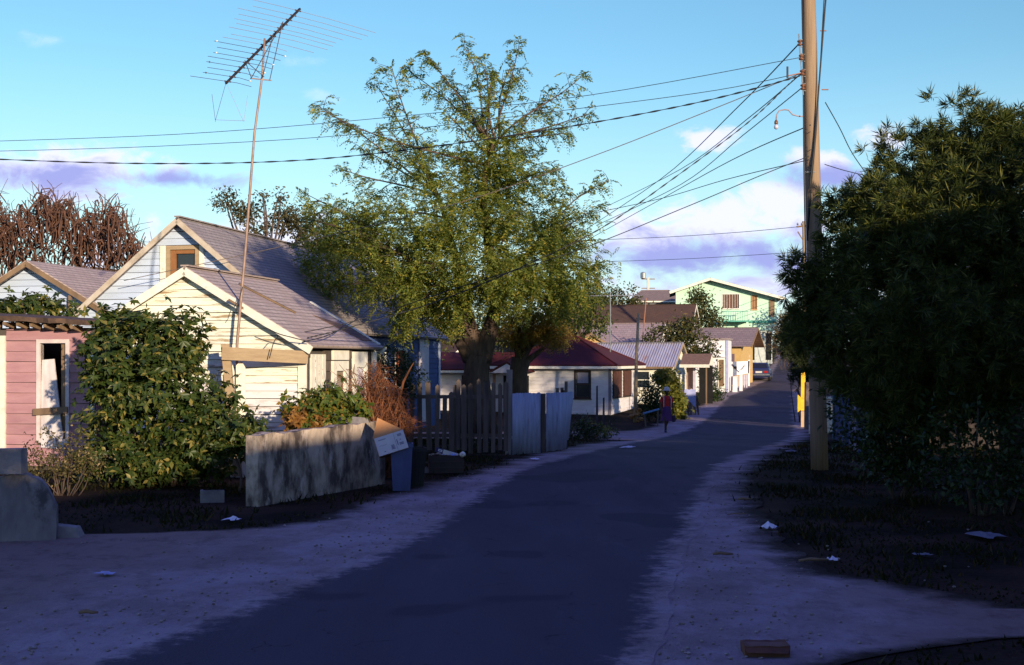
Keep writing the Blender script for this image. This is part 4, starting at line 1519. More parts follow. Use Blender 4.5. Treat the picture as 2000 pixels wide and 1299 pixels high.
# ---- dense dark tree on the right with needle-like leaf tufts
def right_tree():
    r = np.random.RandomState(9)
    loc = Vector((8.2, 21.0, 0))
    t = thing('needle_leaved_tree', 'dense dark green tree with tufts of needle leaves leaning over the utility pole', 'tree', loc)
    mb = MB()
    q = lambda px, py, D: P(px, py, D) - loc
    mb.tube([(0, 0, -.1), (.05, 0, .8), (-.05, .1, 1.6), (0, .1, 2.4)], [.30, .24, .21, .2], 10)
    L = [(1915, 300, 21, 1.05, .8), (2010, 325, 21.5, 1.3, 1.0), (1800, 345, 21, .85, .7), (1725, 400, 20.8, .62, .5), (1665, 455, 20.6, .55, .5), (1850, 460, 20, 1.35, 1.0), (1700, 560, 19.8, .95, .8), (1610, 540, 20.6, .42, .45),
         (1598, 610, 20.6, .42, .45), (1650, 640, 20, .7, .55), (1960, 560, 19.5, 1.5, 1.2), (1800, 640, 18.8, 1.1, .75), (2090, 430, 20, 2.0, 1.6), (1900, 680, 18.6, 1.2, .75), (1760, 500, 19.5, .8, .7), (2050, 680, 18.5, 1.4, .9),
         (1572, 520, 20.8, .24, .22), (1650, 400, 20.9, .3, .25), (1640, 700, 21.5, .5, .4), (1575, 650, 21.6, .32, .35), (1720, 740, 19.6, .7, .45), (1850, 760, 19, .9, .5)]
    lob = []
    for px, py, D, rx, rz in L:
        c = q(px, py, D)
        lob.append((c.x, c.y, c.z, rx, rz))
        limb(mb, (0, .1, rnd.uniform(1.5, 2.4)), (c.x * .92, c.y * .9, c.z - .2), .09, .025, 6, .07)
    p, d = lobes_pts(lob, 7000, r, .72, 4, .13)
    p2, d2 = lobes_pts(lob, 1500, r, .2)
    p, d = np.concatenate([p, p2]), np.concatenate([d, d2])
    ax = unit(d) * .8 + r.normal(0, .35, d.shape) + np.array([0, -.15, .35])
    lv = whorls(p, ax, r, 32, .20, .0155, .8)
    finish(t, mb, lv, leafmat('needle_leaf', (.030, .048, .012), (.075, .090, .020), .25, .5, (.22, .20, .045)), darkbark)


right_tree()


def leafy(name, label, cat, loc, lobes, n, kind, mat, seed, size=1.0, inner=.5, stems=6, bm=None, group=None, crown='foliage', trunk_r=.05, trunk_top=None, clump=7, crad=None):
    """shrub or tree: stems from the base into each lobe, leaves through the outer shells"""
    r = np.random.RandomState(seed)
    crad = crad or .10 * size
    t = thing(name, label, cat, loc, 0, group)
    mb = MB()
    if trunk_top:
        mb.tube([(0, 0, -.2), (.05 * trunk_top, 0, trunk_top * .5), (0, 0, trunk_top)], [trunk_r * 1.3, trunk_r, trunk_r * .9], 9)
    for i, l in enumerate(lobes):
        for k in range(max(1, stems // len(lobes))):
            e = Vector((l[0] + rnd.gauss(0, .3) * l[3], l[1] + rnd.gauss(0, .3) * l[3], l[2] + rnd.uniform(-.1, .5) * l[4]))
            st = (0, 0, trunk_top) if trunk_top else (l[0] * .35 + rnd.gauss(0, .05), l[1] * .35, -.05)
            limb(mb, st, e, trunk_r * .6, trunk_r * .2, 5, .06)
    p, d = lobes_pts(lobes, n, r, inner, clump, crad)
    keep = p[:, 2] > -.02
    p, d = p[keep], d[keep]
    n = len(p)
    if kind == 'palm':
        lv = palms(p, d * .6 + r.normal(0, .35, d.shape) + [0, 0, .45], r, 6, .125 * size, .058 * size)
    elif kind == 'oval':
        lv = (p, r.normal(size=p.shape) + d * .6 + [0, 0, -.2], r.normal(size=p.shape) * .7 + d, .11 * size * r.uniform(.6, 1.3, n), .05 * size * r.uniform(.7, 1.3, n))
    elif kind == 'frond':
        lv = fronds(p, d + r.normal(0, .5, d.shape), r.normal(size=p.shape) + [0, 0, 1], .32 * size * r.uniform(.7, 1.2, n), r, 7, .03 * size, .08 * size)
    elif kind == 'whorl':
        lv = whorls(p, d + [0, 0, .4], r, 14, .16 * size, .02 * size)
    finish(t, mb, lv, mat, bm or darkbark, crown)
    return t


def at(px, py, D):
    """position on the ground and local offset maker"""
    x = (px - 1000) / F * D
    z = gz(x, D)
    loc = Vector((x, D, z))
    return loc, (lambda a, b, dd=0: P(a, b, D + dd) - loc)


def lb(q, lst):
    return [(*q(a, b, dd), rx, rz) for a, b, dd, rx, rz in lst]


dkgreen = leafmat('glossy_shrub_leaf', (.020, .040, .010), (.058, .080, .018), .22, .4, (.24, .19, .05))
# large shrub in front of the cottage
loc, q = at(310, 900, 22)
leafy('leafy_shrub', 'tall bush with hand-shaped leaves between the pink shack and the cottage', 'shrub', loc,
      lb(q, [(255, 680, 0, .62, .55), (335, 665, .1, .55, .45), (230, 760, -.1, .5, .6), (320, 760, -.2, .75, .7), (400, 800, -.1, .45, .6), (370, 850, -.3, .55, .4), (250, 850, .1, .55, .5), (215, 640, .2, .30, .22), (430, 790, .1, .25, .35), (195, 665, .3, .28, .3), (185, 740, .3, .22, .5), (235, 620, .3, .25, .16), (190, 830, .2, .3, .5), (300, 905, -.2, .7, .3), (220, 890, 0, .5, .35), (400, 885, -.2, .5, .3)]),
      4200, 'palm', dkgreen, 31, 1.0, .5, 24, clump=13, crad=.13)
loc, q = at(75, 900, 29)
leafy('leafy_shrub', 'bush with hand-shaped leaves showing above the pink shack roof', 'shrub', loc, lb(q, [(70, 600, 0, .55, .3), (20, 605, 0, .5, .25), (120, 615, .2, .4, .3)]), 420, 'palm', dkgreen, 32, 1.1, .3, 6)
loc, q = at(640, 900, 21.9)
leafy('hibiscus_shrub', 'rounded green shrub growing behind the concrete wall', 'shrub', loc, lb(q, [(590, 800, 0, .32, .26), (650, 790, .1, .38, .28), (695, 800, .25, .25, .25), (620, 825, -.1, .4, .2)]), 900, 'palm',
      leafmat('fresh_leaf', (.045, .085, .016), (.12, .14, .025), .3, .4, (.30, .15, .03)), 33, .85, .4, 8)
loc, q = at(480, 900, 21.0)
leafy('hibiscus_shrub', 'low yellowish shrub at the left end of the concrete wall', 'shrub', loc, lb(q, [(480, 835, 0, .3, .18), (450, 860, .1, .3, .25), (500, 870, .2, .3, .2)]), 480, 'palm', dkgreen, 34, .8, .4, 5)
loc, q = at(585, 900, 21.5)
leafy('dry_weed', 'orange withered weed among the shrub on the wall', 'weed', loc, lb(q, [(580, 815, 0, .16, .12), (625, 825, 0, .13, .07)]), 160, 'palm', leafmat('withered_leaf', (.20, .085, .025), (.27, .14, .03), .3), 35, .7, .2, 4)
# weeds by the shack
loc, q = at(120, 930, 20.5)
leafy('weed_clump', 'thin straggling weeds in front of the pink shack', 'weeds', loc, lb(q, [(95, 860, 0, .30, .3), (140, 880, .1, .4, .35), (60, 900, .1, .4, .2), (180, 900, 0, .4, .25), (110, 915, 0, .55, .2)]), 1900, 'oval',
      leafmat('weed_leaf', (.05, .05, .018), (.14, .11, .04), .3, .6, (.34, .24, .12)), 36, .55, .1, 26, trunk_r=.02)
# dark bush before the blue house
loc, q = at(772, 780, 31)
leafy('dark_bush', 'dark glossy bush against the blue wall beyond the dead shrub', 'bush', loc, lb(q, [(770, 705, 0, .5, .42), (795, 735, .2, .42, .4), (748, 735, 0, .4, .4), (770, 760, 0, .5, .4)]), 2600, 'oval',
      leafmat('dark_glossy_leaf', (.014, .030, .010), (.035, .055, .014), .15, .35), 37, .8, .5, 9)


# ---- dead brown shrub leaning over the wall end
def dead_shrub():
    loc, q = at(745, 900, 23.6)
    t = thing('dead_shrub', 'dead rusty brown shrub drooping behind the cardboard box', 'shrub', loc)
    twm = pm('dead_brown_twig', (.21, .075, .028), (.11, .04, .02), scale=3, bump=0, rv=0)
    mb, tw = MB(), MB()
    for k in range(70):
        e = q(rnd.uniform(655, 815), 0, rnd.uniform(-.35, .5))
        px = 1000 + F * (e.x + loc.x) / (e.y + loc.y)
        top = 700 + max(0, (px - 730)) * 1.05 + rnd.uniform(0, 40) if px > 720 else rnd.uniform(705, 780)
        e = q(px, top, e.y)
        s = Vector((rnd.gauss(0, .12), rnd.gauss(0, .1), 0))
        pts = limb(mb, s, e, .016, .005, 4, .1, 6, .12)
        m = 26 if px > 720 else 10
        for j in range(m):
            i = rnd.randint(2, 5)
            a = pts[i].lerp(pts[i + 1], rnd.random())
            d = Vector((rnd.gauss(0, .8), rnd.gauss(0, .8), rnd.gauss(-.5, .6))).normalized() * rnd.uniform(.12, .36)
            b = a + d
            c = b + Vector((rnd.gauss(0, .06), rnd.gauss(0, .06), -rnd.uniform(.03, .14)))
            tw.tube([a, b, c], [.005, .0035, .002], 3, cap=False)
    mb.tube([q(760, 880, .1), q(775, 800, .1), q(788, 745, .1), q(800, 722, .1), q(808, 708, .1)], [.03, .026, .022, .016, .008], 6)
    mb.build('stem', twm, t)
    tw.build('twigs', twm, t, kind='stuff')


dead_shrub()


# ---- brown cactus-like tree at the left back
def cactus_tree():
    D = 46
    x = P(130, 0, D).x
    loc = Vector((x, D, gz(x, D)))
    t = thing('cactus_tree', 'bare brown tree of thick drooping finger-like stems behind the pale blue wing', 'tree', loc)
    q = lambda px, py, dd=0: P(px, py, D + dd) - loc
    mb, cr = MB(), MB()
    for px in (20, 80, 150, 215, 260):
        limb(mb, (q(px, 700).x * .6, rnd.uniform(-.5, .5), -.2), q(px, 500, rnd.uniform(-.6, .6)), .16, .09, 8, .05)
    for k in range(1150):
        px = rnd.uniform(-60, 325)
        top = 392 + 130 * max(0, (px - 165) / 160) ** 1.7 + 18 * math.sin(px * .05) + 14 * math.sin(px * .13)
        py = top + abs(rnd.gauss(0, 1)) * 62
        if py > 600:
            continue
        c = q(px, py, rnd.uniform(-1.6, 1.6))
        ang = rnd.uniform(0, 6.28)
        h = Vector((math.cos(ang), math.sin(ang), 0))
        ln = rnd.uniform(.5, 1.25)
        rr = rnd.uniform(.013, .036)
        if rnd.random() < .45:
            tp = c + Vector((rnd.gauss(0, .35), rnd.gauss(0, .35), rnd.uniform(.0, .45)))
            bt = c + Vector((rnd.gauss(0, .35), rnd.gauss(0, .35), -rnd.uniform(.5, 1.0)))
            limb(cr, bt, tp, rr, rr * .5, 4, .14, 6)
            continue
        pts = [c + h * -.5 * ln * .5 + Vector((0, 0, -ln * .75)), c + h * -.36 * ln * .5 + Vector((0, 0, -ln * .3)), c + h * -.1 * ln + Vector((0, 0, -.04)), c + h * .14 * ln + Vector((0, 0, .0)), c + h * .30 * ln + Vector((0, 0, -.2 * ln)),
               c + h * .38 * ln + Vector((0, 0, -.5 * ln * rnd.uniform(.6, 1.2)))]
        cr.tube(pts, [rr * .8, rr, rr * 1.05, rr, rr * .9, rr * .4], 5)
        if rnd.random() < .4:
            e = c + Vector((rnd.gauss(0, .4), rnd.gauss(0, .3), rnd.uniform(-.1, .4)))
            cr.tube([c, c.lerp(e, .5) + Vector((0, 0, .05)), e], [.018, .012, .006], 3, cap=False)
    bm = pm('reddish_brown_stem', (.145, .068, .042), (.07, .035, .025), scale=3, bump=.3)
    mb.build('trunk', bm, t, smooth=True)
    cr.build('crown', bm, t, smooth=True)


cactus_tree()

# ---- trees farther back
loc, q = at(520, 700, 68)
tt = leafy('round_leaved_tree', 'dark open tree on the skyline right of the blue gable', 'tree', loc,
           lb(q, [(440, 390, 0, .55, .5), (480, 415, .5, .7, .5), (510, 385, 0, .3, .3), (545, 390, 0, .3, .5), (555, 430, .5, .9, .7), (600, 440, 0, 1.0, .9), (500, 450, 0, .6, .4), (620, 490, 0, 1.4, 1.0)]), 5200, 'oval',
           leafmat('skyline_leaf', (.05, .045, .022), (.10, .085, .035), .2, .5), 41, 2.0, .2, 16, trunk_r=.16, trunk_top=6.5, crown='crown')
gold = leafmat('golden_green_leaf', (.085, .085, .020), (.20, .16, .03), .3, .5, (.34, .24, .05))
for (pxl, D, lab, ls, n, sd) in [
    (690, 62, 'golden green tree behind the blue house roof, left of the feathery crown', [(650, 520, 0, 1.6, 1.3), (690, 480, 0, 1.4, 1.2), (640, 580, 0, 1.6, 1.2), (720, 560, 0, 1.5, 1.4)], 4200, 51),
    (800, 64, 'golden green tree behind the middle of the feathery crown', [(790, 530, 0, 1.7, 1.5), (840, 560, 0, 1.6, 1.4), (760, 580, 0, 1.5, 1.1), (870, 620, 0, 1.6, 1.2)], 4200, 52),
    (940, 70, 'dark green tree behind the forked trunk', [(930, 600, 0, 1.9, 1.4), (990, 620, 0, 1.6, 1.2), (880, 640, 0, 1.7, 1.2), (950, 650, 0, 1.9, 1.0)], 3600, 53),
    (1120, 72, 'green leafy tree at the right edge of the feathery crown', [(1110, 590, 0, 1.5, 1.4), (1150, 570, 0, 1.1, 1.1), (1160, 630, 0, 1.1, .9), (1090, 640, 0, 1.3, 1.0)], 4200, 54)]:
    loc, q = at(pxl, 700, D)
    leafy('leafy_tree', lab, 'tree', loc, lb(q, ls), n, 'oval', gold if sd < 53 else leafmat('mid_green_leaf', (.035, .055, .016), (.10, .11, .025), .25, .5, (.2, .15, .03)), sd, 2.0, .35, 12, trunk_r=.15, trunk_top=3.0, group='trees behind the feathery tree', crown='crown')
loc, q = at(1330, 700, 80)
leafy('broad_tree', 'dark round tree between the metal roof and the white annexe', 'tree', loc,
      lb(q, [(1290, 660, 0, 1.0, .8), (1330, 650, 0, 1.1, .9), (1365, 680, -.3, 1.0, .9), (1345, 700, -.6, 1.0, .6), (1385, 690, 0, .5, .5), (1310, 690, .3, .9, .6), (1345, 632, .3, .7, .5)]), 4600, 'oval',
      leafmat('broad_leaf', (.022, .035, .012), (.07, .07, .02), .2, .4, (.20, .14, .05)), 55, 2.1, .45, 14, trunk_r=.16, trunk_top=1.9, crown='crown')
loc, q = at(1385, 780, 77)
leafy('dark_bush', 'tall dark bush before the white annexe', 'bush', loc, lb(q, [(1385, 735, 0, .65, .7), (1390, 770, 0, .75, .5), (1375, 700, 0, .4, .4), (1400, 790, .2, .4, .3)]), 2400, 'oval', MAT['dark_glossy_leaf'], 56, 1.5, .4, 8)
loc, q = at(1300, 815, 62.5)
leafy('vine_bush', 'sunlit yellow green vine heaped over a fence beside the walker', 'vine', loc, lb(q, [(1310, 750, 0, .45, .5), (1322, 785, 0, .35, .6), (1295, 735, .1, .4, .3), (1325, 815, 0, .3, .3)]), 1900, 'palm',
      leafmat('vine_leaf', (.07, .10, .018), (.20, .19, .03), .35, .45, (.36, .28, .06)), 57, 1.1, .4, 6)
loc, q = at(1270, 815, 60.5)
leafy('dark_bush', 'dark bush in the shade beside the small utility post', 'bush', loc, lb(q, [(1270, 770, 0, .45, .7), (1285, 790, 0, .45, .5), (1262, 800, 0, .4, .4)]), 1800, 'oval', MAT['dark_glossy_leaf'], 58, 1.4, .4, 6)
loc, q = at(1150, 840, 44)
leafy('low_bush', 'low dark undergrowth at the corner of the sheet metal fence', 'bush', loc, lb(q, [(1140, 835, 0, .5, .35), (1170, 845, .2, .55, .25), (1130, 855, -.3, .4, .2)]), 1500, 'oval', MAT['dark_glossy_leaf'], 59, 1.0, .3, 6)
loc, q = at(1365, 640, 117)
leafy('broad_tree', 'dark tree in front of the pale green house', 'tree', loc, lb(q, [(1365, 590, 0, 1.1, 1.0), (1350, 610, 0, 1.0, .9), (1380, 615, 0, 1.1, .9), (1365, 575, 0, .6, .5), (1395, 630, 0, .9, .6), (1345, 632, 0, .9, .6)]), 2600, 'oval', MAT['broad_leaf'], 60, 2.8, .4, 8, trunk_r=.15, trunk_top=1.5, crown='crown')
loc, q = at(1195, 600, 128)
leafy('dark_hedge', 'dark hedge on the ridge behind the long brown roof', 'hedge', loc, lb(q, [(1150, 585, 0, 1.3, .9), (1190, 590, 0, 1.4, .8), (1230, 592, 0, 1.3, .7), (1235, 565, 0, .35, .45), (1205, 570, 0, .7, .5)]), 2400, 'oval', MAT['broad_leaf'], 61, 3.0, .3, 6)
brn = leafmat('brownish_leaf', (.06, .045, .02), (.13, .085, .035), .2, .6, (.22, .13, .05))
for i, (px, py, D, lab) in enumerate([(1540, 625, 128, 'brownish shrub at the crest of the street beside the green house'), (1565, 610, 120, 'brownish shrub at the crest of the street nearest the pole'), (1530, 655, 112, 'low brown shrub on the bank above the road')]):
    loc, q = at(px, py, D)
    leafy('roadside_shrub', lab, 'shrub', loc, lb(q, [(px - 10, py, 0, 1.1, .8), (px + 15, py - 5, 0, 1.2, 1.0), (px + 5, py + 18, 0, 1.2, .9)]), 1500, 'oval', brn, 62 + i, 2.4, .3, 6, group='shrubs at the end of the street')
loc, q = at(1560, 690, 60)
leafy('spiky_shrub', 'dark shaggy shrub hanging over the road beside the yellow boards', 'shrub', loc, lb(q, [(1560, 650, 0, .7, .5), (1548, 690, 0, .42, .5), (1575, 690, 0, .6, .6), (1550, 735, 0, .25, .5), (1580, 730, .3, .5, .5)]), 900, 'whorl', leafmat('shaggy_leaf', (.016, .026, .012), (.04, .05, .018), .2), 66, 2.0, .2, 8)
# undergrowth below the right-hand tree
for i, (px, D, lab, ls) in enumerate([
    (1760, 20, 'black-green undergrowth under the needle-leaved tree beside the pole', [(1740, 830, 0, .55, .5), (1800, 850, 0, .6, .5), (1760, 900, -.2, .6, .35)]),
    (1690, 24, 'black-green undergrowth in front of the blue planks', [(1680, 790, 0, .7, .6), (1720, 830, 0, .7, .5), (1690, 870, 0, .6, .3), (1750, 780, .5, .8, .6)]),
    (1920, 18, 'black-green undergrowth under the needle-leaved tree at the picture edge', [(1880, 830, 0, .7, .6), (1980, 850, 0, .9, .7), (1920, 930, -.3, .8, .4), (2060, 900, 0, .8, .6)])]):
    loc, q = at(px, 0, D)
    leafy('undergrowth_bush', lab, 'bush', loc, lb(q, ls), 2600, 'oval', MAT['dark_glossy_leaf'], 70 + i, 1.0, .3, 8, group='bushes under the needle-leaved tree')
# ------------------------------------------------------------------ walls, fences, bins
def rough_wall(name, label, a, b, t, h0, h1, mat, seed, n=28, ztop=None, taper=0):
    """an old rendered wall from a to b with a worn uneven top"""
    r = random.Random(seed)
    a, b = Vector(a), Vector(b)
    d = (b - a); L = d.length; d.normalize()
    s = Vector((d.y, -d.x, 0))
    vs, fs = [], []
    rows = 5
    for i in range(n + 1):
        u = i / n
        c = a.lerp(b, u)
        top = (h0 + (h1 - h0) * u) if ztop is None else ztop(u)
        top += r.uniform(-.018, .018) + .012 * math.sin(u * 23)
        for k in range(rows + 1):
            v = k / rows
            zz = -.08 + (top + .08) * v
            ind = r.uniform(-.008, .008)
            vs.append(c + s * (t / 2 + taper * (1 - v) + ind) + Vector((0, 0, zz)))
        for k in range(rows + 1):
            v = 1 - k / rows
            zz = -.08 + (top + r.uniform(-.01, .01) + .08) * v
            vs.append(c - s * (t / 2 + taper * (1 - v)) + Vector((0, 0, zz)))
    w = 2 * (rows + 1)
    for i in range(n):
        for k in range(w - 1):
            fs.append((i * w + k, (i + 1) * w + k, (i + 1) * w + k + 1, i * w + k + 1))
    fs.append(tuple(range(w)))
    fs.append(tuple(n * w + k for k in range(w - 1, -1, -1)))
    o = MB().add(vs, fs).build(name, mat)
    return tag(o, label, 'wall')


rough_wall('concrete_wall', 'low stained concrete garden wall in front of the cottage', (-3.86, 19.0, 0), (-2.33, 22.5, 0), .22, 1.06, 1.10, concrete, 4)
o = MB().hexa([(-.14, -.10, 0), (.15, -.09, 0), (.14, .1, 0), (-.15, .1, 0), (-.11, -.08, .11), (.12, -.08, .09), (.12, .08, .10), (-.12, .08, .12)]).build('loose_block', blockm)
o.location = P(703, 823, 21.9); o.location.z = 1.09; o.rotation_euler = (0, 0, 1.1)
tag(o, 'loose concrete lump lying on top of the garden wall', 'block')
# broken wall stub at the lower left
pw0, pw1 = P(-160, 0, 15.2), P(112, 0, 15.6)
rough_wall('broken_wall', 'broken rendered wall stub with rounded end at the lower left', (pw0.x, pw0.y, 0), (pw1.x, pw1.y, 0), .26, .8, .8, pm('grey_render', (.24, .215, .22), (.11, .095, .105), scale=2.2, bump=1.0, bscale=7, stretch=(1, 1, .6), dirt=((.07, .06, .065), 2.5, .52, .62)), 6,
           ztop=lambda u: .80 + .03 * math.sin(u * 9) - (0 if u < .72 else ((u - .72) / .28) ** 2.2 * .42), taper=.05)
o = MB().hexa([(-.20, -.11, 0), (.19, -.11, 0), (.2, .11, 0), (-.2, .11, 0), (-.19, -.105, .295), (.19, -.11, .30), (.19, .11, .3), (-.2, .11, .295)]).build('concrete_block', blockm)
o.location = (P(20, 0, 15.35).x - .03, 15.36, .82); o.rotation_euler = (0, 0, .05)
tag(o, 'square concrete block set on top of the broken wall stub', 'block')
o = MB().hexa([(-.2, -.15, 0), (.2, -.13, 0), (.18, .14, 0), (-.2, .12, 0), (-.15, -.1, .16), (.14, -.1, .13), (.13, .1, .13), (-.15, .1, .16)]).build('rubble_lump', blockm)
o.location = (P(128, 0, 15.7).x, 15.75, .0)
tag(o, 'lump of rubble at the foot of the broken wall stub', 'rubble')

# timber gate frame against the cottage
g = thing('timber_gate_frame', 'leaning tan timber gate post with a heavy cross beam at the cottage corner', 'gate frame', P(455, 0, 23.55) * 1)
g.location.z = 0
gl_ = Vector(g.location)
MB().bar(P(465, 930, 23.55) - gl_, P(440, 672, 23.55) - gl_, .15, .10, up=(0, 1, 0)).build('post', tanwood, g)
MB().bar(P(433, 690, 23.45) - gl_, P(601, 698, 23.88) - gl_, .10, .235, up=(0, 0, 1)).build('beam', tanwood, g)
for nm, px0, px1, pt, D, lab in (('gate_board', 456, 476, 704, 23.75, 'white painted board with pointed top beside the leaning gate post'), ('gate_board', 446, 454, 712, 23.8, 'narrow white strip of board behind the leaning gate post')):
    a, b = P(px0 + 4, 880, D), P(px1 + 4, 880, D)
    w_ = b.x - a.x
    o = MB().slab([(0, 0, -.1), (w_, 0, -.1), (w_ * .95, 0, P(0, pt + 14, D).z), (w_ * .55, 0, P(0, pt, D).z), (w_ * .05, 0, P(0, pt + 10, D).z)], .025).build(nm, trimw)
    o.location = (a.x, D, 0)
    tag(o, lab, 'board', 'white boards by the gate post')


# weathered picket fence
def picket_fence():
    f = thing('picket_fence', 'tall weathered picket fence with gaps under the feathery tree', 'fence', (-2.75, 31.6, 0))
    x = 0.0
    k = 0
    while x < 2.62:
        w_ = rnd.uniform(.095, .135)
        y = -.55 * x / 2.6
        z0 = gz(-2.7, 31) + rnd.uniform(.0, .12)
        h = 1.62 + rnd.uniform(-.10, .07) - (.0 if rnd.random() > .12 else .3)
        t = rnd.gauss(0, .012)
        mb = MB().slab([(x, y, z0), (x + w_, y, z0), (x + w_ + t * h, y, h - .05), (x + w_ / 2 + t * h, y, h + rnd.uniform(-.02, .03)), (x + t * h, y, h - rnd.uniform(.03, .07))], .022)
        mb.build('picket', greywood, f)
        x += w_ + rnd.choice([.035, .05, .07, .07, .11])
        k += 1
    for z in (.30, 1.25):
        MB().bar((-.05, .06, z), (2.66, -.49, z + .02), .04, .09).build('rail', greywood, f)
    for xx in (0.1, 1.35):
        MB().bar((xx, .14 - .55 * xx / 2.6, -.3), (xx, .14 - .55 * xx / 2.6, 1.55), .10, .10).build('post', greywood, f)
    MB().bar((2.66, -.46, -.35), (2.69, -.46, P(0, 722, 31).z), .15, .13).build('post', pm('pale_grey_post', (.27, .23, .21), (.16, .13, .12), stretch=(3, 3, .4), bscale=12), f)


picket_fence()


def sheet_fence():
    f = thing('sheet_metal_fence', 'fence of two flattened blue grey metal sheets at the end of the pickets', 'fence', (0, 31, -.12))
    m = pm('weathered_blue_sheet', (.36, .38, .52), (.22, .23, .34), scale=2.5, stretch=(4, 4, .5), rough=.6, bump=.35, bscale=5, dirt=((.13, .12, .14), 3, .55, .68))
    for px0, px1, pb, D0, D1, cut in ((1001, 1056, 886, 31.0, 31.5, 0), (1067, 1121, 866, 32.0, 33.4, .14)):
        a, b = P(px0, 768, D0), P(px1, 770, D1)
        zt = a.z + .12
        mb = MB()
        n = 22
        vs, fs = [], []
        for i in range(n + 1):
            u = i / n
            c = Vector((a.x, a.y, 0)).lerp(Vector((b.x, b.y, 0)), u) - Vector((0, 31, 0))
            o_ = .012 * math.sin(u * 40) + .02 * math.sin(u * 7)
            zb = -.02 + rnd.uniform(0, .02)
            dx = -cut * max(0, u - .5) * 2
            vs += [(c.x + dx, c.y + o_, zb + .2 * (u > .9) * (cut > 0)), (c.x, c.y + o_ - .02, zt + rnd.uniform(-.012, .012))]
        fs = [(2 * i, 2 * i + 2, 2 * i + 3, 2 * i + 1) for i in range(n)]
        o = mb.add(vs, fs).build('sheet', m, f, smooth=True)
        md = o.modifiers.new('thickness', 'SOLIDIFY'); md.thickness = .008
    c = P(1061, 0, 31.8)
    MB().box(c.x - .07, c.x + .06, .7, .82, -.2, 1.45).build('post', greywood, f)
    for px, py in ((1088, 758), (1097, 757), (1105, 745), (1099, 762)):
        c = P(px, py, 34)
        MB().box(c.x - .03, c.x + .05, 3.0, 3.06, -.3, c.z + .12).build('stake', greywood, f)


sheet_fence()

# bins, box and rubbish
binm = pm('faded_blue_plastic', (.07, .085, .20), (.05, .06, .15), scale=3, rough=.5, bump=.05)
bl = P(784, 958, 21.3)


def make_bin(name, label, loc, w, d, h, mat, rot):
    t = thing(name, label, 'bin', loc, rot)
    k = .80
    mb = MB()
    vs = []
    for z, s in ((0, k), (h - .06, 1.0), (h - .06, 1.07), (h, 1.07), (h, .96), (.03, k * .93)):
        vs += [(-w / 2 * s, -d / 2 * s, z), (w / 2 * s, -d / 2 * s, z), (w / 2 * s, d / 2 * s, z), (-w / 2 * s, d / 2 * s, z)]
    fs = [(3, 2, 1, 0)]
    for i in range(5):
        for j in range(4):
            fs.append((i * 4 + j, i * 4 + (j + 1) % 4, i * 4 + 4 + (j + 1) % 4, i * 4 + 4 + j))
    fs.append((20, 21, 22, 23))
    mb.add(vs, fs).build('bin_body', mat, t)
    for x in (-.3, .12, .3):
        MB().hexa([(x * w * k - .012, -d / 2 * k - .012, .04), (x * w * k + .012, -d / 2 * k - .012, .04), (x * w * k + .012, -d / 2 * k + .01, .04), (x * w * k - .012, -d / 2 * k + .01, .04),
                   (x * w - .012, -d / 2 * .985 - .012, h - .08), (x * w + .012, -d / 2 * .985 - .012, h - .08), (x * w + .012, -d / 2 * .985 + .01, h - .08), (x * w - .012, -d / 2 * .985 + .01, h - .08)]).build('rib', mat, t)
    return t


make_bin('trash_bin', 'blue plastic trash bin standing in front of the wall end', (bl.x, 21.3, 0.01), .36, .36, .78, binm, .1)
make_bin('trash_bin', 'black trash bin behind the blue one', (P(806, 0, 21.9).x, 22.0, 0.01), .40, .38, .66, pm('black_plastic', (.012, .012, .014), (.02, .02, .02), rough=.55), .2)


def cardboard_box():
    c = P(769, 866, 21.15)
    t = thing('cardboard_box', 'printed cardboard carton with raised flaps tipped on the blue bin', 'box', (c.x, 21.22, c.z - .165))
    t.rotation_euler = (R(-10), R(-17), R(8))
    card = pm('brown_cardboard', (.50, .24, .09), (.42, .19, .07), scale=4, bump=.05)
    face = pm('white_printed_card', (.62, .56, .58), (.52, .47, .50), scale=3, bump=.03)
    ink = pm('blue_ink', (.13, .12, .26), bump=0)
    w, d, h = .50, .36, .31
    MB().box(-w / 2, w / 2, -d / 2, d / 2, 0, h).build('carton', card, t)
    MB().box(-w / 2 + .001, w / 2 - .001, -d / 2 - .006, -d / 2 - .002, .001, h - .001).build('printed_face', face, t)
    # raised flaps meeting in a peak
    MB().slab([(-w / 2, -d / 2, h), (-w / 2 + .16, .02, h + .34), (-w / 2 + .12, d / 2, h + .22), (-w / 2 - .02, d / 2, h)], .006).build('flap', card, t)
    MB().slab([(-w / 2 - .02, -d / 2 + .005, h + .002), (.05, -d / 2 + .005, h + .002), (-w / 2 + .16, .02, h + .34)], .006).build('flap', card, t)
    MB().slab([(.05, -d / 2 + .006, h + .002), (w / 2, -d / 2 + .006, h + .01), (w / 2 - .03, d / 2, h + .08), (-w / 2 + .16, .02, h + .34)], .006).build('flap', card, t)
    y = -d / 2 - .008
    def mk(x0, x1, z0, z1):
        MB().box(x0, x1, y, y + .001, z0, z1).build('printed_mark', ink, t)
    for i in range(7):
        mk(-.19 + .018 * i, -.178 + .018 * i, .245, .262)
    for i in range(9):
        mk(-.20 + .014 * i, -.193 + .014 * i, .15 + .004 * (i % 3), .158 + .004 * (i % 3))
    for i in range(4):
        mk(-.02 + .002 * i, .045 - .003 * i, .05 + .02 * i, .062 + .02 * i)
    mk(.072, .076, .0, h - .002)
    for z in (.23, .085):
        for j in range(2):
            for i in range(5):
                mk(.13 + .014 * i, .141 + .014 * i, z + .022 * j, z + .017 + .022 * j)
    mk(.095, .108, .09, .19); mk(.15, .17, .165, .18)
    mk(-.15, -.12, .045, .055)


cardboard_box()


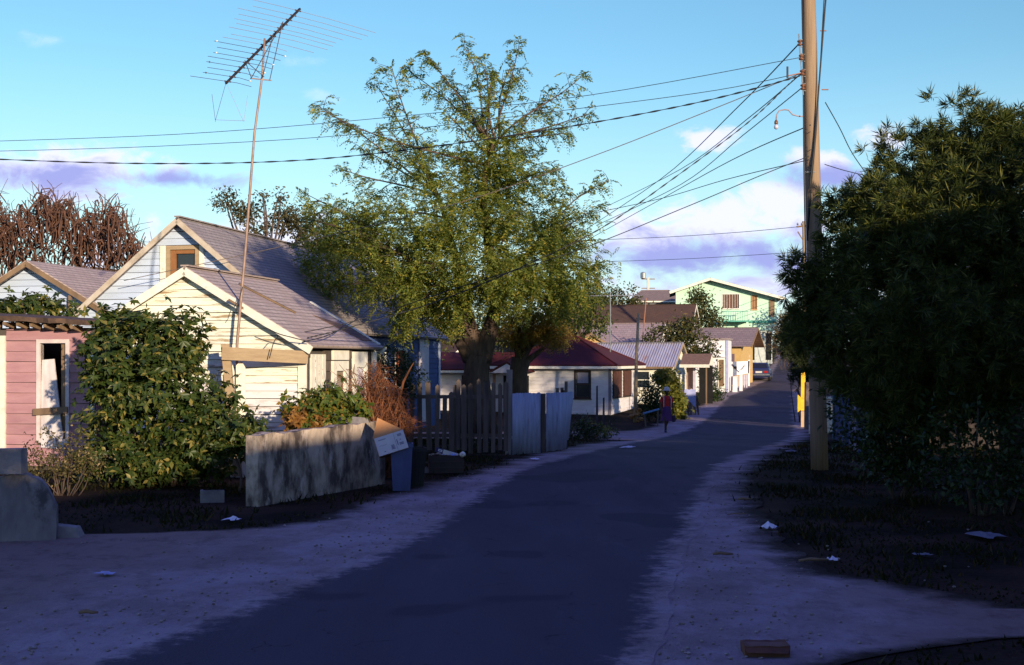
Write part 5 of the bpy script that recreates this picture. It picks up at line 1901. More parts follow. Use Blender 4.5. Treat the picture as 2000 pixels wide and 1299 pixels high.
def crate():
    c = P(870, 922, 24.6)
    x = c.x
    t = thing('black_crate', 'low black crate filled with rubbish by the roadside', 'crate', (x, 24.7, 0), .12)
    m = pm('black_crate_plastic', (.03, .02, .022), (.05, .03, .03), rough=.6)
    w, d, h = .66, .42, .34
    for a in ((-w / 2, w / 2, -d / 2, -d / 2 + .02), (-w / 2, w / 2, d / 2 - .02, d / 2), (-w / 2, -w / 2 + .02, -d / 2 + .021, d / 2 - .021), (w / 2 - .02, w / 2, -d / 2 + .021, d / 2 - .021)):
        MB().box(*a, 0.0, h).build('side_panel', m, t)
    MB().box(-w / 2 + .021, w / 2 - .021, -d / 2 + .021, d / 2 - .021, .005, .03).build('floor_panel', m, t)
    for z in (.08, .20):
        MB().box(-w / 2 - .01, w / 2 + .01, -d / 2 - .012, -d / 2 - .001, z, z + .03).build('rib', m, t)
    fill = MB()
    n = 9
    for i in range(n):
        for j in range(6):
            fill.v.append((-w / 2 + .022 + (w - .044) * i / (n - 1), -d / 2 + .022 + (d - .044) * j / 5, .26 + rnd.uniform(0, .10)))
    fill.f = [(i * 6 + j, (i + 1) * 6 + j, (i + 1) * 6 + j + 1, i * 6 + j + 1) for i in range(n - 1) for j in range(5)]
    o = fill.build('rubbish_heap', pm('mixed_rubbish', (.20, .11, .07), (.10, .06, .05), scale=7))
    o.location = t.location; o.rotation_euler = t.rotation_euler
    tag(o, 'brown rubbish heaped inside the black crate', 'rubbish')
    lt = Vector(t.location)
    # carton, papers, bottle lying on top
    cb = thing('milk_carton', 'white and dark blue drink carton lying on top of the black crate', 'carton', lt + Vector((.0, -.06, .385)), .2)
    cb.rotation_euler = (0, R(17), .2)
    MB().box(-.20, -.06, -.05, .05, -.03, .05).build('dark_end', pm('dark_blue_print', (.05, .05, .14), bump=0), cb)
    MB().box(-.059, .05, -.05, .05, -.03, .05).build('white_band', trimw, cb)
    MB().box(.051, .24, -.05, .05, -.03, .05).build('white_end', pm('carton_white', (.75, .7, .72), bump=0), cb)
    fr = MB()
    for a in ((-.16, -.14, -.01, .035), (-.10, -.08, -.01, .035), (-.139, -.101, .018, .035), (-.139, -.101, -.01, .007)):
        fr.box(a[0], a[1], -.054, -.0505, a[2], a[3])
    fr.build('printed_letter', pm('carton_white', (.75, .7, .72), bump=0), cb)
    paper = pm('white_paper', (.72, .68, .74), (.6, .56, .62), bump=0)
    for i, (dx, dy, dz, s, lab) in enumerate([(-.20, -.10, .36, .13, 'crumpled white paper on the left of the black crate'), (-.06, -.15, .345, .10, 'creased pale paper hanging over the crate front'), (.16, -.12, .35, .10, 'pale blue wrapper beside the drink carton')]):
        mb = MB()
        for a in range(6):
            for b in range(4):
                mb.v.append(((a - 2.5) / 3 * s, (b - 1.5) / 3 * s * .8, rnd.uniform(-.012, .02)))
        mb.f = [(a * 4 + b, (a + 1) * 4 + b, (a + 1) * 4 + b + 1, a * 4 + b + 1) for a in range(5) for b in range(3)]
        o = mb.build('paper_scrap', paper if i < 2 else pm('pale_blue_paper', (.35, .42, .75), bump=0))
        o.location = lt + Vector((dx, dy, dz)); o.rotation_euler = (.3, rnd.uniform(-.2, .2), rnd.uniform(0, 3))
        tag(o, lab, 'paper')
    o = MB().lathe([(.0, 0), (.045, .005), (.05, .02), (.05, .075), (.045, .085), (0, .09)], 12).build('tin_can', trimw, smooth=True)
    o.location = lt + Vector((.30, -.17, .335)); o.rotation_euler = (.4, .9, 0)
    tag(o, 'small white tin on the right corner of the black crate', 'tin')
    o = MB().hexa([(-.09, -.06, 0), (.1, -.05, 0), (.07, .06, 0), (-.08, .06, 0), (-.05, -.04, .09), (.04, -.03, .13), (.05, .04, .10), (-.03, .04, .08)]).build('stone', blockm)
    o.location = (P(830, 0, 24.6).x, 24.6, 0)
    tag(o, 'pale stone between the black bin and the crate', 'stone')


crate()


# ---- litter on the ground
def scrap(name, label, cat, px, py, w, l, mat, seed, h=.02):
    D = 5500 / (py - 700)
    x = (px - 1000) / F * D
    r = random.Random(seed)
    mb = MB()
    n, m = 7, 5
    for i in range(n):
        for j in range(m):
            u, v = i / (n - 1) - .5, j / (m - 1) - .5
            s = 1 + .25 * math.sin(i * 1.7 + seed) * (j in (0, m - 1))
            mb.v.append((u * w * s, v * l * (1 + .3 * math.sin(j + i * 1.3 + seed)), h * (.25 + r.random()) * (1 - 1.2 * max(abs(u), abs(v)))))
    mb.f = [(i * m + j, (i + 1) * m + j, (i + 1) * m + j + 1, i * m + j + 1) for i in range(n - 1) for j in range(m - 1)]
    o = mb.build(name, mat)
    o.location = (x, D, gz(x, D) + .03); o.rotation_euler = (0, 0, r.uniform(-.4, .4))
    return tag(o, label, cat)


paperw = pm('white_paper', (.72, .68, .74))
scrap('paper_scrap', 'crumpled white paper on the grass edge below the concrete wall', 'paper', 455, 1020, .17, .22, paperw, 1, .05)
scrap('paper_scrap', 'pale scrap of paper on the sand at the lower left', 'paper', 208, 1127, .17, .14, pm('blue_white_paper', (.45, .45, .7)), 2, .04)
scrap('paper_scrap', 'white plastic scrap on the right sand edge by the grass', 'paper', 1500, 1037, .17, .18, paperw, 3, .09)
scrap('paper_scrap', 'white scrap in the grass at the right of the sand', 'paper', 1625, 1100, .12, .15, paperw, 4, .05)
scrap('paper_scrap', 'thin pale scrap in the dark grass under the right tree', 'paper', 1800, 1090, .20, .12, pm('dull_paper', (.17, .17, .2)), 5, .04)
scrap('paper_scrap', 'large pale sheet in the dark grass at the right edge', 'paper', 1925, 1052, .36, .5, pm('dull_paper', (.17, .17, .2)), 6, .06)
scrap('paper_scrap', 'small grey paper at the grass edge beside the pole', 'paper', 1545, 870, .28, .5, pm('dull_paper', (.17, .17, .2)), 7, .04)
scrap('paper_scrap', 'white scrap on the verge in front of the red roofed house', 'paper', 1228, 858, .3, .5, paperw, 8, .05)
scrap('paper_scrap', 'white scrap at the sheet fence foot', 'paper', 1045, 893, .18, .3, paperw, 9, .05)


def stick(label, px, py, ln, rot, rad=.02):
    D = 5500 / (py - 700)
    x = (px - 1000) / F * D
    mb = MB().tube([(-ln / 2, 0, 0), (-ln * .1, .02, .01), (ln * .2, -.01, .005), (ln / 2, .015, 0)], [rad * .7, rad, rad * .9, rad * .5], 6)
    o = mb.build('stick', oldwood, smooth=True)
    o.location = (x, D, .03 + rad); o.rotation_euler = (0, 0, rot)
    tag(o, label, 'stick', 'sticks on the sand')


stick('short dark stick lying on the sand at the lower left', 172, 1208, .16, .0)
stick('curved brown stick on the right sand beside the road', 1412, 1091, .22, -.1)
stick('dark stick at the grass edge right of the sand strip', 1590, 1103, .34, .2)
stick('dark stick on the right sand strip near the pole', 1455, 981, .22, .1)
stick('thin dark twig across the right sand strip', 1440, 1010, .3, .25, .01)
o = MB()
for i in range(60):
    px, py = rnd.choice([(rnd.uniform(0, 700), rnd.uniform(1050, 1290)), (rnd.uniform(1400, 1900), rnd.uniform(1020, 1290))])
    D = 5500 / (py - 700); x = (px - 1000) / F * D
    if tab(ROADL, D) < x < tab(ROADR, D):
        continue
    s = rnd.uniform(.008, .022)
    o.lathe([(s * .5, 0), (s, s * .4), (s * .7, s * .9), (s * .1, s)], 5, (x, D, gz(x, D) + .012))
for i in range(900):
    D = 9.3 + 17 * rnd.random() ** 1.5
    sd = rnd.random() < .6
    x = (tab(ROADL, D) - abs(rnd.gauss(0, 1.2))) if sd else (tab(ROADR, D) + abs(rnd.gauss(0, .7)))
    if not tab(SANDL, D) + .2 < x < tab(SANDR, D) - .2:
        continue
    s = rnd.uniform(.006, .02)
    o.lathe([(s * .5, 0), (s, s * .4), (s * .7, s * .8), (s * .1, s)], 5, (x, D, gz(x, D) + .014))
o = o.build('pebbles', pm('pale_pebble', (.38, .33, .30), (.14, .10, .08), scale=9), kind='stuff')
tag(o, 'small stones and crumbs scattered over the sandy verges', 'pebbles')


def flat_box():
    D = 5500 / (1280 - 700)
    x = (1494 - 1000) / F * D
    t = thing('flattened_carton', 'crushed open brown cardboard tray lying on the sand in front', 'box', (x, D, .015), -.03)
    m = pm('damp_cardboard', (.17, .07, .04), (.09, .038, .025), scale=5, bump=.2)
    w, d, h = .335, .22, .085
    # crushed body: sagging lid, bulging front
    nx, ny = 8, 5
    mb = MB()
    for i in range(nx):
        for j in range(ny):
            u, v = i / (nx - 1) - .5, j / (ny - 1) - .5
            mb.v.append((u * w, v * d, h * (.92 - .30 * math.cos(u * 3) * math.cos(v * 3.0)) + rnd.uniform(-.004, .004)))
    mb.f = [(i * ny + j, (i + 1) * ny + j, (i + 1) * ny + j + 1, i * ny + j + 1) for i in range(nx - 1) for j in range(ny - 1)]
    b0 = len(mb.v)
    rim = [i * ny for i in range(nx)] + [(nx - 1) * ny + j for j in range(1, ny)] + [i * ny + ny - 1 for i in range(nx - 2, -1, -1)] + [j for j in range(ny - 2, 0, -1)]
    for k in rim:
        x_, y_, _ = mb.v[k]
        mb.v.append((x_ * .97, y_ * .97 - (.012 if y_ < 0 else 0), 0))
    n_ = len(rim)
    mb.f += [(rim[k], b0 + k, b0 + (k + 1) % n_, rim[(k + 1) % n_])[::-1] for k in range(n_)]
    mb.build('carton_body', m, t)
    MB().slab([(-w / 2, -d / 2 - .004, h * .80), (w / 2, -d / 2 - .004, h * .78), (w * .42, -d / 2 - .05, h * .42), (-w * .45, -d / 2 - .045, h * .46)][::-1], .005).build('flap', m, t)
    MB().slab([(-w * .38, -.05, h * .80), (w * .36, -.055, h * .79), (w * .40, .05, h * .86), (-w * .42, .055, h * .88)], .005).build('flap', pm('pale_card', (.20, .10, .07)), t)


flat_box()
bk = thing('broken_block', 'broken hollow concrete block in the dark yard left of the garden wall', 'block', (P(415, 0, 19.6).x, 19.6, 0), .2)
MB().box(-.18, .18, -.10, -.06, 0, .19).build('face_shell', blockm, bk); MB().box(-.18, .14, .06, .10, 0, .17).build('face_shell', blockm, bk)
MB().box(-.18, -.14, -.059, .059, 0, .19).build('web', blockm, bk); MB().box(-.02, .02, -.059, .059, 0, .17).build('web', blockm, bk)


# ------------------------------------------------------------------ aerial
def aerial():
    D = 24.2
    base = P(463, 672, D)
    t = thing('tv_aerial', 'tall leaning television aerial with many rods on the cottage gable', 'aerial', (base.x, D - .35, 0))
    loc = Vector(t.location)
    D -= .35
    q = lambda px, py, dd=0: P(px, py, D + dd) - loc
    rust = pm('rusty_pipe', (.36, .25, .20), (.22, .14, .11), scale=8, rough=.6, metal=.3)
    blk = pm('dark_aerial_metal', (.05, .045, .06), (.09, .06, .05), scale=20, rough=.5)
    MB().tube([q(462, 900), q(463, 672), q(480, 480), q(497, 260), q(512, 150), q(517, 75)], [.028, .028, .026, .022, .02, .018], 8).build('mast', rust, t, smooth=True)
    b0, b1 = q(441, 163, -.5), q(586, 17, .9)
    MB().bar(b0, b1, .040, .036).build('boom', pm('black_boom', (.02, .018, .022), bump=0, rough=.5), t)
    al = pm('aluminium_rod', (.62, .60, .60), (.5, .48, .5), rough=.35, metal=.6, bump=0)
    n = 17
    for i in range(n):
        u = rnd.uniform(-.012, .012) + .03 + .93 * i / (n - 1)
        c = b0.lerp(b1, u)
        lw = (.62 + .42 * u) * rnd.uniform(.82, 1.12)
        rw = (.55 + .95 * u if u > .55 else .40 + .25 * u) * rnd.uniform(.8, 1.1)
        # rods lie across the boom and slope down to the right as seen
        dr = Vector((.965, -.05, -.15 - .12 * u)).normalized()
        MB().tube([c - dr * lw + Vector((0, 0, -.02 * u)), c - dr * lw * .3, c, c + dr * rw * .4, c + dr * rw + Vector((0, 0, -.03))], .005, 5).build('rod', al if i > 7 else blk, t)
        MB().bar(c - dr * .06, c + dr * .06, .028, .022).build('clamp', blk, t)
        if i in (1, 3, 5, 7):
            MB().lathe([(.005, -.016), (.016, -.008), (.016, .008), (.005, .016)], 8, c - dr * (lw - .06)).build('rod_tip', trimw if i > 4 else blk, t)
            MB().lathe([(.005, -.016), (.018, -.008), (.018, .008), (.005, .016)], 8, c + dr * rw * .98 + Vector((0, 0, -.03))).build('rod_tip', trimw, t)
    for a, b in (((553, 42), (491, 152)), ((551, 48), (527, 155)), ((534, 65), (513, 150)), ((478, 118), (491, 152)), ((478, 118), (516, 150))):
        MB().tube([q(*a), q(*b, -.05)], .008, 5).build('brace', blk, t)
    MB().bar(q(489, 153), q(530, 157), .02, .02).build('bracket', rust, t)
    lo = b0
    for a, b in (((441, 163), (421, 234)), ((443, 165), (475, 236)), ((421, 234), (478, 236)), ((421, 238), (414, 184)), ((476, 238), (484, 186))):
        MB().tube([q(*a, -.5), q(*b, -.6)], .004, 5).build('rod', al if b[0] > 430 else blk, t)
    # lead-in cable and bracket on the gable
    MB().bar(q(446, 585, .1), q(505, 620, .25), .05, .04).build('bracket', oldwood, t)
    MB().tube([q(474, 560, -.03), q(460, 610, -.05), q(452, 620, .05)], .007, 5).build('lead_in', wirem, t)


aerial()


# ------------------------------------------------------------------ poles and wires
def wire(name, label, pts, rad, mat=wirem, group='overhead wires', sub=6, twist=False):
    """smooth curve through points given as (px, py, distance)"""
    v = [P(*p) for p in pts]
    out = []
    for i in range(len(v) - 1):
        p0, p1, p2, p3 = v[max(i - 1, 0)], v[i], v[i + 1], v[min(i + 2, len(v) - 1)]
        for k in range(sub):
            t = k / sub
            out.append(.5 * ((2 * p1) + (p2 - p0) * t + (2 * p0 - 5 * p1 + 4 * p2 - p3) * t * t + (3 * p1 - p0 - 3 * p2 + p3) * t ** 3))
    out.append(v[-1])
    rr = rad
    if twist:
        o2 = []
        for a, b in zip(out, out[1:]):
            for k in range(8):
                o2.append(a.lerp(b, k / 8))
        out = o2 + [out[-1]]
        rr = [rad * (1 + .45 * math.sin(i * .9)) for i in range(len(out))]
    o = MB().tube(out, rr, 5).build(name, mat, smooth=True)
    return tag(o, label, 'wire', group)


PD = 25.6


def main_pole():
    x0 = P(1601, 915, PD)
    t = thing('utility_pole', 'tall round wooden utility pole at the right kerb', 'utility pole', (x0.x, PD, 0))
    loc = Vector(t.location)
    q = lambda px, py, dd=0: P(px, py, PD + dd) - loc
    pw = pm('pole_timber', (.32, .22, .14), (.21, .14, .09), scale=4, stretch=(6, 6, .25), bscale=12, bump=.3, rough=.8)
    pts, rad = [], []
    for i in range(13):
        u = i / 12
        py = 925 + (-130 - 925) * u
        pts.append(q(1601 - 25 * u, py)); rad.append(.172 - .035 * u)
    MB().tube(pts, rad, 18).build('pole', pw, t, smooth=True)
    dk = pm('dark_fitting', (.06, .05, .05), (.10, .06, .04), rough=.5)
    MB().bar(q(1572, 60, -.05), q(1582, 185, -.05), .05, .04, up=(0, 1, 0)).build('channel', dk, t)
    MB().tube([q(1560, 66, -.12), q(1569, 185, -.12)], .014, 6).build('spool_rack', steel, t)
    por = pm('brown_porcelain', (.20, .09, .05), (.12, .05, .03), rough=.2, bump=0)
    for px, py in ((1562, 84), (1565, 112), (1567, 142), (1568, 170)):
        c = q(px, py, -.12)
        MB().lathe([(.028, -.055), (.05, -.045), (.05, -.02), (.026, -.008), (.026, .008), (.05, .02), (.05, .045), (.028, .055)], 12, c).build('insulator', por, t, smooth=True)
        for dz in (-.07, .07):
            MB().bar(c + Vector((.0, .0, dz)), c + Vector((.16, .1, dz)), .025, .012).build('strap', steel, t)
    MB().bar(q(1540, 148, -.12), q(1567, 142, -.12), .02, .02).build('spacer', pm('rusty_bar', (.35, .16, .10)), t)
    MB().tube([q(1538, 130, -.12), q(1538, 152, -.12)], .02, 6).build('clamp', dk, t)
    # street lamp: goose-neck arm, socket, bare bulb
    pts = [q(1582, 228), q(1560, 227), q(1548, 224), q(1540, 215), q(1532, 214), q(1522, 216), q(1517, 224), q(1516, 232)]
    MB().tube(pts, .013, 7).build('lamp_arm', pm('pinkish_conduit', (.42, .30, .32), rough=.5, bump=0), t, smooth=True)
    MB().lathe([(.012, .05), (.022, .03), (.036, .01), (.040, -.03), (.030, -.05)], 10, q(1516, 238)).build('lamp_socket', por, t, smooth=True)
    MB().lathe([(.022, .03), (.040, .005), (.048, -.025), (.036, -.055), (.012, -.068)], 12, q(1516, 246)).build('lamp_bulb', pm('frosted_glass', (.55, .52, .62), rough=.15, bump=0), t, smooth=True)
    for px, py, px2 in ((1606, 60, 1614), (1609, 175, 1618)):
        MB().tube([q(px - 4, py), q(px2, py)], .012, 6).build('step_bolt', pm('rusty_bar', (.35, .16, .10)), t)
    # cables running down the pole
    for k, pp in enumerate([[(1618, -60), (1611, 20), (1604, 110), (1597, 200), (1590, 290), (1582, 360), (1578, 430), (1577, 470)], [(1613, -60), (1607, 40), (1601, 150), (1594, 260), (1585, 360), (1579, 450)]]):
        MB().tube([q(a, b, -.19) for a, b in pp], .016 if k == 0 else .010, 6).build('riser_cable', wirem, t, smooth=True)
    MB().tube([q(1571, -60, -.05), q(1570, 60, -.1), q(1569, 180, -.12), q(1570, 320, -.1), q(1573, 480, -.1), q(1577, 640, -.1)], .013, 6).build('riser_cable', wirem, t, smooth=True)
    for py in (255, 290, 320, 335):
        c = q(1581 + (py - 255) * .03, py, -.15)
        MB().tube([c + Vector((-.05, 0, .03)), c + Vector((-.09, 0, -.02)), c + Vector((-.04, 0, -.06)), c + Vector((.02, 0, -.02))], .006, 5).build('tie_loop', wirem, t)
    MB().bar(q(1573, 336, -.1), q(1592, 336, -.15), .03, .02).build('strap', steel, t)


main_pole()
wire('overhead_wire', 'topmost thin wire crossing the sky from the left edge to the pole', [(-80, 278, 31), (350, 262, 30), (750, 230, 28.5), (1150, 186, 27), (1565, 112, PD - .12)], .007)
wire('overhead_wire', 'second thin wire crossing the sky from the left edge to the pole', [(-80, 297, 31), (300, 286, 30), (700, 262, 28.6), (1130, 212, 27), (1400, 176, 26.2), (1567, 142, PD - .12)], .007)
wire('overhead_cable', 'thick twisted cable sagging across the picture to the pole', [(-80, 308, 31), (250, 319, 30.2), (550, 315, 29.2), (800, 292, 28.4), (1100, 249, 27.2), (1350, 203, 26.3), (1540, 155, PD - .1), (1567, 142, PD - .12)], .014, twist=True)
ltw = pm('sunlit_grey_cable', (.20, .15, .12), (.15, .11, .09), bump=0)
wire('service_wire', 'pale wire from the pole down to the blue house front', [(242, 548, 31.6), (600, 470, 30.5), (900, 395, 29), (1150, 308, 27.5), (1400, 210, 26.3), (1567, 142, PD - .12)], .009, ltw)
wire('service_cable', 'black cable swooping from the pole past the tree to the cottage roof', [(600, 660, 24.1), (680, 640, 24.3), (850, 590, 24.6), (1010, 525, 24.9), (1170, 448, 25.2), (1320, 345, 25.4), (1460, 240, PD), (1540, 165, PD), (1567, 142, PD - .12)], .011, twist=True)
wire('service_cable', 'second black cable from the pole towards the cottage corner', [(560, 655, 24.6), (700, 625, 24.8), (900, 560, 25), (1130, 488, 25.2), (1350, 400, 25.4), (1480, 345, 25.5), (1580, 305, PD - .15)], .009)
wire('service_wire', 'wire from mid pole sloping to the houses beyond the tree', [(1120, 484, 60), (1280, 395, 46), (1430, 312, 33), (1583, 244, PD - .15)], .012)
wire('service_wire', 'thin wire from the upper insulator down to the far roofs', [(1110, 470, 68), (1290, 350, 50), (1440, 210, 35), (1562, 84, PD - .12)], .014)
wire('service_wire', 'thin wire fanning from the third insulator to the far roofs', [(1160, 415, 62), (1330, 330, 46), (1460, 232, 34), (1567, 142, PD - .12)], .012)
wire('service_wire', 'lowest pair wire from the pole curving left behind the tree', [(1150, 418, 40), (1290, 388, 35), (1420, 350, 30), (1580, 312, PD - .15)], .009)
wire('service_wire', 'wire from the lowest insulator steeply down to the left', [(1165, 440, 50), (1330, 360, 40), (1450, 265, 32), (1568, 170, PD - .12)], .011)
wire('service_wire', 'wire from the pole down to the right into the dense tree', [(1612, 200, PD), (1640, 250, 27), (1665, 300, 28), (1700, 350, 30)], .010)
wire('service_wire', 'short wire from the pole to the edge of the dense tree', [(1611, 321, PD), (1650, 333, 27), (1700, 345, 29)], .009)
wire('roof_cable', 'loose cable lying along the cottage roof to the corner', [(590, 668, 23.6), (640, 655, 24.2), (690, 628, 25.2), (725, 600, 26.8)], .010)
wire('roof_cable', 'frayed cable drooping across the cottage eave', [(520, 640, 23.5), (545, 652, 23.5), (575, 660, 23.5), (605, 668, 23.6)], .010)
wire('roof_cable', 'cable dangling from the eave beside the gate beam', [(545, 655, 23.5), (535, 668, 23.5), (530, 685, 23.5), (526, 700, 23.5)], .009)


def far_pole():
    D = 80
    b = P(1570, 640, D)
    t = thing('utility_pole', 'thin distant utility pole behind the big one', 'utility pole', (b.x, D, gz(b.x, D)))
    loc = Vector(t.location)
    q = lambda px, py: P(px, py, D) - loc
    MB().tube([q(1575, 760), q(1570, 432)], [.14, .11], 10).build('pole', tanwood, t, smooth=True)
    MB().bar(q(1556, 443), q(1584, 440), .10, .10).build('cross_arm', oldwood, t)
    for px in (1558, 1566, 1581):
        MB().lathe([(.04, 0), (.07, .06), (.04, .16)], 8, q(px, 440)).build('insulator', steel, t)
    MB().bar(q(1558, 452), q(1569, 470), .06, .06).build('brace', oldwood, t)


far_pole()
wire('overhead_wire', 'faint far wire below the white cloud to the distant pole', [(1120, 470, 90), (1300, 463, 86), (1450, 453, 83), (1558, 443, 80)], .018)
wire('overhead_wire', 'faint far wire across the purple cloud to the distant pole', [(1150, 512, 95), (1350, 505, 88), (1566, 492, 80)], .016)
for i, (ya, yb) in enumerate([(575, 540), (590, 548), (600, 560)]):
    wire('overhead_wire', 'distant wire %s above the green house running to the pole' % ('highest', 'middle', 'lowest')[i], [(1518, ya - 5, 124), (1545, (ya + yb) / 2, 100), (1572, yb, 80)], .018)


def small_post():
    D = 60
    b = P(1242, 815, D)
    t = thing('small_utility_post', 'slim sunlit wooden post beside the red roofed house', 'post', (b.x, D, gz(b.x, D)))
    loc = Vector(t.location)
    q = lambda px, py: P(px, py, D) - loc
    MB().tube([q(1240, 850), q(1243, 700), q(1247, 612)], [.095, .08, .06], 9).build('pole', tanwood, t, smooth=True)
    MB().bar(q(1242, 622), q(1256, 624), .05, .05).build('cross_arm', oldwood, t)
    for py in (640, 668):
        MB().bar(q(1243, py), q(1252, py + 2), .04, .03).build('bracket', steel, t)
    o = MB()  # rubble at the post foot, with the sunlight put into its orange
    for i in range(9):
        s = rnd.uniform(.08, .16)
        o.lathe([(s * .6, 0), (s, s * .5), (s * .6, s)], 6, (rnd.uniform(-.25, .25), rnd.uniform(-.3, 0), .02 + i * .07))
    o.build('rubble_heap', leafmat('sunlit_rubble', (.4, .2, .06), (.25, .14, .05)), t)


small_post()
# thin aerial masts over the far roofs
for i, (px, yt, yb, D, lab, bars) in enumerate([(1192, 570, 700, 70, 'thin aerial mast with a long cross rod above the metal roof', [(1145, 1255, 576)]), (1262, 582, 660, 84, 'leaning thin mast beside the long brown roof', []), (1206, 560, 620, 110, 'distant thin mast left of the grey hip roof', [])]):
    b = P(px, yb, D)
    t = thing('aerial_mast', lab, 'aerial', (b.x, D, gz(b.x, D)), 0, 'thin masts over the far roofs')
    loc = Vector(t.location)
    MB().tube([P(px - (10 if i == 1 else 0), yb + 40, D) - loc, P(px, yt, D) - loc], .035, 6).build('mast', pm('rusty_bar', (.35, .16, .10)) if i == 1 else steel, t)
    for x0, x1, y in bars:
        MB().tube([P(x0, y + 2, D) - loc, P(x1, y + 1, D) - loc], .022, 5).build('rod', steel, t)
        for k in range(6):
            xx = x0 + (x1 - x0) * (k + .5) / 6
            MB().tube([P(xx, y + 1, D - .5) - loc, P(xx, y + 1, D + .5) - loc], .018, 4).build('rod', steel, t)
D = 146
b = P(1266, 600, D)
t = thing('utility_pole', 'distant pale pole with two cross arms on the skyline', 'utility pole', (b.x, D, gz(b.x, D)))
loc = Vector(t.location)
MB().bar(P(1266, 640, D) - loc, P(1266, 542, D) - loc, .26, .26).build('pole', pm('pale_pole', (.62, .56, .52)), t)
for y in (545, 563):
    MB().bar(P(1253, y, D) - loc, P(1279, y, D) - loc, .1, .1).build('cross_arm', oldwood, t)
MB().lathe([(.1, 0), (.3, .1), (.3, .7), (.1, .8)], 8, P(1256, 545, D) - loc).build('transformer', steel, t)
